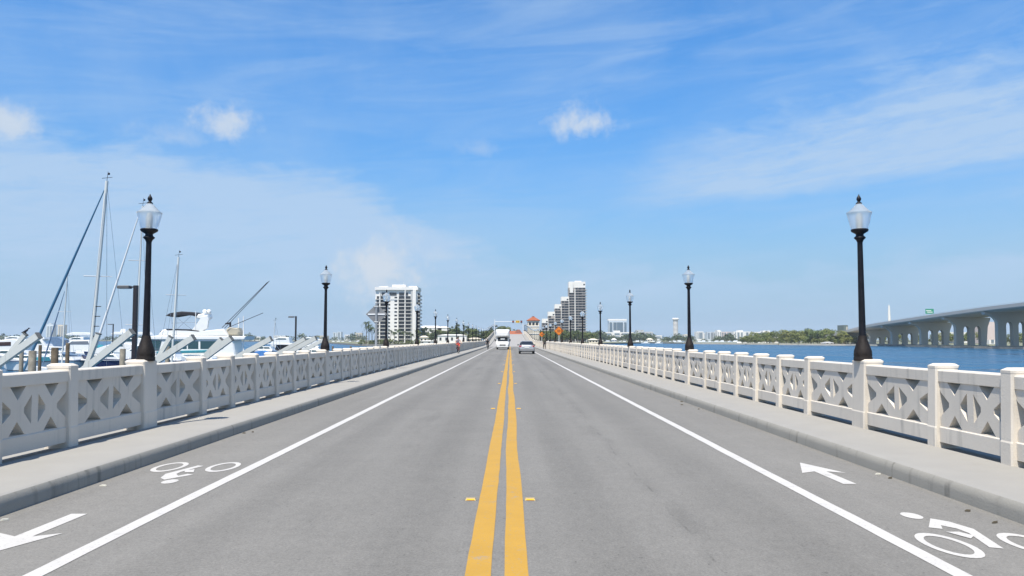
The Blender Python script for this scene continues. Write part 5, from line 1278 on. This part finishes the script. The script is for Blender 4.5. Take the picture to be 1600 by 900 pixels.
def camper(label, loc):
    t = thing('camper_van', label, 'camper van', loc)          # local -y is its front, towards the photographer
    m = MB(); c = .10
    rr = lambda w, z0, z1, y: [(-w+c, y, z0), (w-c, y, z0), (w, y, z0+c), (w, y, z1-c), (w-c, y, z1), (-w+c, y, z1), (-w, y, z1-c), (-w, y, z0+c)]
    m.loft([rr(1.14, .55, 3.22, 6.2), rr(1.14, .50, 3.25, 5.9), rr(1.14, .50, 3.25, 1.5)]); m.build('body', VANW, t)
    m = MB(); m.loft([rr(1.14, 1.98, 3.25, 1.52), rr(1.14, 1.98, 3.25, .3), rr(1.10, 2.02, 3.20, -.15), rr(.96, 2.12, 3.0, -.42), rr(.80, 2.25, 2.75, -.50)]); m.build('overcab', VANW, t)
    cab = MB(); cab.loft([[(-.95, 1.52, .45), (.95, 1.52, .45), (1.0, 1.52, 1.2), (.90, 1.52, 1.99), (-.90, 1.52, 1.99), (-1.0, 1.52, 1.2)], [(-.97, .2, .42), (.97, .2, .42), (1.0, .2, 1.2), (.85, .2, 1.99), (-.85, .2, 1.99), (-1.0, .2, 1.2)], [(-.97, -.55, .42), (.97, -.55, .42), (.98, -.55, 1.18), (.86, -.50, 1.30), (-.86, -.50, 1.30), (-.98, -.55, 1.18)], [(-.93, -1.25, .42), (.93, -1.25, .42), (.92, -1.25, .85), (.72, -1.15, 1.02), (-.72, -1.15, 1.02), (-.92, -1.25, .85)], [(-.82, -1.38, .46), (.82, -1.38, .46), (.80, -1.38, .75), (.6, -1.36, .85), (-.6, -1.36, .85), (-.80, -1.38, .75)]])
    cab.build('cab', VANW, t)
    P = [(-.86, -.57, 1.31), (.86, -.57, 1.31), (.80, .02, 1.93), (-.80, .02, 1.93)]
    MB().add(P+[(x, y+.2, z-.02) for x, y, z in P], [(0, 1, 2, 3), (7, 6, 5, 4)]+[(i, (i+1) % 4, 4+(i+1) % 4, 4+i) for i in range(4)]).build('windscreen', CARGLASS, t)
    MB().box(-.35, -.32, 1.60, .35, -.27, 1.76).build('sun_strip', mat('sun_strip', (.6, .62, .62), .5), t)
    MB().bbox(-.50, -1.42, .62, .50, -1.36, .82, .02).build('grille', TRIM, t)
    MB().bbox(-.95, -1.48, .36, .95, -1.22, .56, .04).build('bumper', mat('bumper_pale', (.55, .55, .54), .5), t)
    MB().box(-.25, -1.50, .42, .25, -1.475, .53).build('number_plate', PLATE, t)
    for s in (-1, 1):
        a, b = sorted((s*.56, s*.86)); MB().bbox(a, -1.40, .64, b, -1.30, .84, .02).build('headlight', LENS, t)
        a, b = sorted((s*1.10, s*1.30)); mo = MB().bbox(a, -.55, 1.30, b, -.42, 1.68, .03).build('wing_mirror', TRIM, t)
        MB().bar((s*.95, -.48, 1.38), (s*1.14, -.48, 1.42), .04, .04).build('mirror_arm', TRIM, mo)
        wheel(t, s*.88, -.72, .35, .22); wheel(t, s*.92, 3.9, .35, .26)
        for y0 in (2.2, 4.2): ubox('side_window', CARGLASS, t, s*1.13, y0, 1.8, s*1.15, y0+1.1, 2.4)
    MB().box(-.9, -1.1, .28, .9, 5.8, .46).build('underbody', TRIM, t)
    return t
camper('white camper van with an overcab box coming towards the camera', (-1.12, 134, 0))

# ------------------------------------------------------------------ people and bicycles
def skinned(name, verts, edges, m, parent, sub=2):
    """verts: (x, y, z, radius); grown with a Skin modifier into one continuous surface"""
    me = bpy.data.meshes.new(name); me.from_pydata([v[:3] for v in verts], edges, [])
    o = bpy.data.objects.new(name, me); col.objects.link(o)
    o.modifiers.new('skin', 'SKIN')
    if not me.skin_vertices:
        bm = bmesh.new(); bm.from_mesh(me); bm.verts.layers.skin.verify(); bm.to_mesh(me); bm.free()
    for i, v in enumerate(verts):
        d = me.skin_vertices[0].data[i]; r = v[3]; d.radius = r if isinstance(r, tuple) else (r, r); d.use_root = i == 0
    o.modifiers['skin'].use_smooth_shade = True
    md = o.modifiers.new('sub', 'SUBSURF'); md.levels = sub; md.render_levels = sub
    dg = bpy.context.evaluated_depsgraph_get(); new = bpy.data.meshes.new_from_object(o.evaluated_get(dg))
    bpy.data.objects.remove(o); bpy.data.meshes.remove(me)
    new.name = name; new.materials.clear(); new.materials.append(m)
    return obj(name, new, parent)
SKIN = mat('skin', (.42, .24, .16), .55); HAIR = mat('hair_dark', (.02, .015, .012), .7)
def figure(label, loc, rz, J, shirt, shorts, shoe, hat=None, sleeve=.5, leg_cover=1.0, group=None):
    """J: joint positions; the person faces local -y"""
    t = thing('person', label, 'person', loc, rz, group)
    V = []; E = []
    def v(p, r): V.append((*p, r)); return len(V)-1
    pel = v(J['pelvis'], (.155, .12)); wa = v(J['waist'], (.135, .105)); ch = v(J['chest'], (.165, .12)); nk = v(J['neck'], .055); hb = v(J['headlow'], (.065, .075)); hm = v(J['head'], (.078, .095)); ht = v(J['headtop'], (.05, .06))
    E += [(pel, wa), (wa, ch), (ch, nk), (nk, hb), (hb, hm), (hm, ht)]
    nose = Vector(J['head'])+Vector(J['face'])*.105+Vector((0, 0, -.02)); 
    for s in 'LR':
        sh = v(J['sh'+s], .062); elb = v(J['el'+s], .043); wr = v(J['wr'+s], .030); ha = v(J['ha'+s], (.040, .022)); E += [(ch, sh), (sh, elb), (elb, wr), (wr, ha)]
        hd = (Vector(J['ha'+s])-Vector(J['wr'+s])).normalized(); sd = hd.cross(Vector((0, 0, 1)) if abs(hd.z) < .9 else Vector((0, 1, 0))).normalized(); dn = hd.cross(sd)
        for q, ln in ((-1.5, .065), (-.5, .078), (.5, .074), (1.5, .058)):
            a = Vector(J['ha'+s])+hd*.035+sd*q*.019; b = a+hd*ln*.55+dn*.01; c = b+hd*ln*.3+dn*.035
            a, b, c = v(a, .009), v(b, .0085), v(c, .007); E += [(ha, a), (a, b), (b, c)]
        th = Vector(J['ha'+s])-hd*.02+sd*-.035; a, b = v(th, .010), v(th+hd*.045-sd*.02, .008); E += [(ha, a), (a, b)]
        hp = v(J['hip'+s], .092); kn = v(J['kn'+s], .060); an = v(J['an'+s], .040); he = v(J['he'+s], .042); to = v(J['to'+s], (.040, .028)); E += [(pel, hp), (hp, kn), (kn, an), (an, he), (he, to)]
    skinned('body', V, E, SKIN, t)
    hd = Vector(J['head']); fc = Vector(J['face'])
    m = MB(); m.ball(hd-fc*.018+Vector((0, 0, .045)), .112, 12, (.86, 1.0, .92)); m.build('hair' if not hat else 'hat', hat or HAIR, t)
    m = MB(); m.ball(hd+fc*.098+Vector((0, 0, -.015)), .016, 6, (1, 1, 1.5))
    sx = fc.cross(Vector((0, 0, 1))).normalized()
    m.build('nose', SKIN, t)
    for s in (-1, 1): MB().ball(hd+fc*.084+sx*s*.034+Vector((0, 0, .012)), .011, 6).build('eye', HAIR, t)
    MB().ball(hd+fc*.088+Vector((0, 0, -.058)), .018, 6, (1.3, .6, .4)).build('mouth', mat('lips', (.30, .12, .10), .6), t)
    V2 = []; E2 = []
    def v2(p, r): V2.append((*p, r)); return len(V2)-1
    a = v2(J['waist'], (.152, .122)); p0 = v2(Vector(J['pelvis'])*.55+Vector(J['waist'])*.45, (.165, .13)); b = v2(J['chest'], (.182, .136)); c = v2(Vector(J['chest'])*.35+Vector(J['neck'])*.65, .085); E2 += [(a, p0), (a, b), (b, c)]
    for s in 'LR':
        d = v2(J['sh'+s], .078); e = v2(Vector(J['sh'+s])*(1-sleeve)+Vector(J['el'+s])*sleeve, .062); E2 += [(b, d), (d, e)]
        if sleeve >= 1: f_ = v2(Vector(J['wr'+s])*.9+Vector(J['el'+s])*.1, .042); E2 += [(e, f_)]
    skinned('shirt', V2, E2, shirt, t)
    V3 = [(*J['pelvis'], (.172, .14))]; E3 = []
    for s in 'LR':
        V3.append((*J['hip'+s], .112)); V3.append((*(Vector(J['hip'+s])*(1-min(1, leg_cover))+Vector(J['kn'+s])*min(1, leg_cover)), .085)); n_ = len(V3); E3 += [(0, n_-2), (n_-2, n_-1)]
        if leg_cover > 1: V3.append((*(Vector(J['kn'+s])*.1+Vector(J['an'+s])*.9), .062)); E3.append((n_-1, n_))
    skinned('shorts' if leg_cover <= 1 else 'trousers', V3, E3, shorts, t)
    for s in 'LR':
        m = MB(); h_, o_ = Vector(J['he'+s]), Vector(J['to'+s]); m.path([h_+Vector((0, 0, -.01)), (h_+o_)/2, o_], [.052, .05, .038], 8); m.build('shoe', shoe, t)
    return t
def bicycle(label, loc, rz, fm):
    t = thing('bicycle', label, 'bicycle', loc, rz)            # rides towards local -y
    for nm, y in (('front_wheel', -.53), ('rear_wheel', .53)):
        m = MB(); n = 28
        m.loft([[(a, y+q*math.cos(2*math.pi*i/n), .34+q*math.sin(2*math.pi*i/n)) for i in range(n)] for a, q in ((-.02, .325), (0, .34), (.02, .325), (.012, .30), (-.012, .30), (-.02, .325))], caps=False, smooth=True)
        o = m.build(nm, TYRE, t); m = MB()
        for k in range(12): a = k*math.pi/6; m.tube((0, y, .34), (0, y+.31*math.cos(a), .34+.31*math.sin(a)), .003, .003, 3)
        m.tube((-.05, y, .34), (.05, y, .34), .02, .02, 8); m.build('spokes', STEEL, o)
    m = MB(); hd, hd2, bb, se, rx_ = (0, -.42, .86), (0, -.45, .72), (0, .06, .30), (0, .22, .84), (0, .53, .34)
    for p, q in ((hd, se), (hd2, bb), (bb, se), (bb, rx_), (se, rx_), (hd, hd2), (hd2, (0, -.53, .34)), (se, (0, .25, .93)), (hd, (0, -.40, 1.0))): m.tube(p, q, .017, .017, 7)
    m.build('frame', fm, t)
    m = MB(); m.path([(-.30, -.34, 1.02), (-.10, -.43, 1.0), (.10, -.43, 1.0), (.30, -.34, 1.02)], [.014]*4, 6); m.build('handlebar', TRIM, t)
    m = MB(); m.loft([[(-.02, .10, .93), (.02, .10, .93), (.02, .10, .96), (-.02, .10, .96)], [(-.05, .25, .93), (.05, .25, .93), (.05, .25, .975), (-.05, .25, .975)], [(-.08, .36, .94), (.08, .36, .94), (.07, .36, .985), (-.07, .36, .985)]]); m.build('saddle', TRIM, t)
    m = MB(); m.tube((-.08, .06, .30), (.08, .06, .30), .02, .02, 6); m.tube((.09, .06, .30), (.09, .02, .14), .012, .012, 5); m.tube((-.09, .06, .30), (-.09, .10, .46), .012, .012, 5); m.box(.09, -.03, .12, .17, .07, .145); m.box(-.17, .05, .445, -.09, .15, .47); m.build('crank', TRIM, t)
    return t
RIDER = dict(pelvis=(0, .24, .99), waist=(0, .17, 1.14), chest=(0, .05, 1.36), neck=(0, .0, 1.50), headlow=(0, -.03, 1.56), head=(0, -.05, 1.63), headtop=(0, -.05, 1.70), face=(0, -1, -.05),
    shL=(.17, .03, 1.41), elL=(.27, -.14, 1.19), wrL=(.29, -.30, 1.08), haL=(.28, -.36, 1.045), shR=(-.17, .03, 1.41), elR=(-.27, -.14, 1.19), wrR=(-.29, -.30, 1.08), haR=(-.28, -.36, 1.045),
    hipL=(.09, .20, .96), knL=(.13, -.18, .74), anL=(.13, .06, .26), heL=(.13, .10, .20), toL=(.13, -.06, .17), hipR=(-.09, .20, .96), knR=(-.13, -.20, .90), anR=(-.13, .12, .58), heR=(-.13, .17, .53), toR=(-.13, .02, .50))
WALKER = dict(pelvis=(0, 0, .95), waist=(0, 0, 1.10), chest=(0, -.01, 1.33), neck=(0, -.01, 1.48), headlow=(0, -.02, 1.55), head=(0, -.03, 1.62), headtop=(0, -.03, 1.69), face=(0, -1, 0),
    shL=(.18, 0, 1.39), elL=(.23, .10, 1.13), wrL=(.22, .02, .90), haL=(.22, -.02, .83), shR=(-.18, 0, 1.39), elR=(-.23, -.04, 1.12), wrR=(-.22, -.18, .93), haR=(-.22, -.23, .88),
    hipL=(.09, 0, .91), knL=(.10, -.16, .52), anL=(.10, -.20, .10), heL=(.10, -.17, .05), toL=(.10, -.34, .05), hipR=(-.09, 0, .91), knR=(-.10, .06, .50), anR=(-.10, .26, .14), heR=(-.10, .31, .10), toR=(-.10, .15, .04))
RED = mat('red_cloth', (.52, .045, .02), .8); PALE = mat('pale_shirt', (.55, .50, .52), .8); DARKC = mat('dark_cloth', (.02, .02, .025), .8); OLIVE = mat('olive_cloth', (.06, .06, .04), .8)
Yc = 85.0; xc = px_x(716, Yc); zc = road_z(Yc)+KH
bicycle('bicycle ridden on the marina-side walk by the person in red shorts', (xc, Yc, zc), .18, mat('bike_red', (.35, .02, .02), .4))
figure('person in a pale top and red shorts riding a bicycle on the walk', (xc, Yc, zc), .18, RIDER, PALE, RED, DARKC, hat=HAIR)
Yc = 132.0; xc = px_x(762, Yc)
bicycle('bicycle under the rider in dark clothes in the bike lane beside the camper van', (xc, Yc, 0), 0, TRIM)
figure('person in dark clothes riding a bicycle in the lane beside the camper van', (xc, Yc, 0), 0, RIDER, DARKC, DARKC, DARKC, sleeve=1.0, leg_cover=1.2)
Yc = 122.0
figure('person in dark clothes walking on the open-water side walk', (px_x(850.5, Yc), Yc, KH), .1, WALKER, OLIVE, DARKC, DARKC, sleeve=1.0, leg_cover=1.2)

# ------------------------------------------------------------------ signs and signals
SIGNBACK = mat('sign_back', (.20, .205, .21), .6, var=.12, scale=6); GALV = mat('galvanised', (.42, .43, .43), .5, var=.12, scale=8); ORANGE = mat('sign_orange', (.75, .20, .01), .5)
Ys = 38.6; p = at(588, 491, Ys)
t = thing('warning_sign', 'bare grey back of a diamond warning sign on a silver post at the marina-side balustrade', 'sign', (p.x, Ys, road_z(Ys)+KH))
zc = p.z-t.location.z; hd = .50
def diamond(nm, h, y0, y1, m, par, z): MB().plate([(-h, 0), (-.04, -h+.04), (.04, -h+.04), (h, 0), (.04, h-.04), (-.04, h-.04)], [], lambda a, b, q: (a, q, z+b), y0, y1).build(nm, m, par)
diamond('panel', hd, .045, .055, SIGNBACK, t, zc)
diamond('face', hd, .056, .060, mat('sign_yellow', (.70, .45, .03), .5), t, zc)
for dz_, w_ in ((.0, .40), ): MB().box(-w_, .02, zc+dz_-.03, w_, .044, zc+dz_+.03).build('brace', mat('brace_white', (.75, .76, .76), .5), t)
MB().lathe([(.055, -.4), (.055, zc+.52), (.06, zc+.53), (.03, zc+.56)], 12).build('post', GALV, t)
for dz_ in (-.36, .36): MB().bbox(-.10, -.065, zc+dz_-.025, .10, .046, zc+dz_+.025, .01).build('clamp', GALV, t)
MB().box(-.03, -.02, .75, .28, .02, .82).build('bracket', GALV, t)
def orange_sign(px, py, Y, h, label, x=None):
    p = at(px, py, Y); t = thing('roadwork_sign', label, 'sign', (p.x, Y, road_z(Y)+KH-.12)); z = p.z-t.location.z
    diamond('panel', h, -.02, -.008, ORANGE, t, z)
    MB().plate([(-h*.9, 0), (0, -h*.9), (h*.9, 0), (0, h*.9)], [[(-h*.84, 0), (0, h*.84), (h*.84, 0), (0, -h*.84)]], lambda a, b, q: (a, q, z+b), -.026, -.022).build('border', TRIM, t)
    for k, w_ in ((.16, .34), (-.04, .44), (-.24, .30)): MB().box(-h*w_, -.026, z+h*k-.045*h, h*w_, -.022, z+h*k+.045*h).build('lettering', TRIM, t)
    for s in (-1, 1): MB().bar((s*.06, .02, -.02), (s*.06, .02, z+h*.6), .05, .05).build('post', GALV, t)
    MB().box(-.5, -.3, -.02, .5, .3, .03).build('foot', TRIM, t)
orange_sign(873.3, 517, 101, .58, 'orange diamond roadwork sign standing by the open-water balustrade among the lamps')
orange_sign(846.5, 522.5, 152, .52, 'smaller far orange roadwork sign beyond the diamond roadwork sign')
# signal gantry on the bascule span
Yg = 300.0; t = thing('signal_gantry', 'white mast arm with traffic signals over the crest of the bridge', 'traffic signal', (0, Yg, road_z(Yg)+KH))
WSTEEL = mat('white_steel', (.70, .71, .70), .5); xl, xr = px_x(773, Yg), px_x(817.5, Yg); za = zpx(502.7, Yg)-t.location.z
MB().lathe([(.16, -.4), (.15, .2), (.11, za+.9)], 10, (xl, 0, 0)).build('pole', WSTEEL, t); MB().lathe([(.16, -.4), (.15, .2), (.13, za-1.2)], 10, (xr, 0, 0)).build('pole', WSTEEL, t)
MB().tube((xl, 0, za), (px_x(814, Yg), 0, za), .10, .08, 8).build('arm', WSTEEL, t)
MB().path([(xr, 0, za-1.3), (xr-.25, 0, za-.75), (px_x(810, Yg), 0, za-.25), (px_x(807, Yg), 0, za)], [.12, .11, .09, .08], 8).build('arm', WSTEEL, t)
for px, w_, m_, nm in ((801.8, .34, TRIM, 'signal_head'), (808.8, .72, mat('signal_yellow', (.55, .38, .02), .5), 'signal_head'), (814.6, .34, TRIM, 'signal_head')):
    x = px_x(px, Yg); o = MB().bbox(x-w_, -.25, za-.42, x+w_, .2, za+.42, .04).build(nm, m_, t)
    for k in range(2): MB().lathe([(.15, 0), (.15, .03)], 10, (0, 0, 0)).build('lens', mat('signal_red', (.35, .03, .02), .3), o).matrix_local = Matrix.Translation((x-w_*.45+k*w_*.9, -.252, za))@Matrix.Rotation(R(90), 4, 'X')

# ------------------------------------------------------------------ the air
hb_ = MB().box(-6150, -6150, WZ-1.2, 6150, 6150, 95).build('haze', bpy.data.materials.new('air'))
am = hb_.data.materials[0]; am.use_nodes = True; an = am.node_tree; an.nodes.clear()
pv = an.nodes.new('ShaderNodeVolumePrincipled'); ao = an.nodes.new('ShaderNodeOutputMaterial'); an.links.new(pv.outputs[0], ao.inputs['Volume'])
pv.inputs['Color'].default_value = (.80, .90, 1.0, 1); pv.inputs['Density'].default_value = .0001; pv.inputs['Anisotropy'].default_value = .0
tag(hb_, 'thin pale sea haze over the bay', 'haze', kind='stuff')
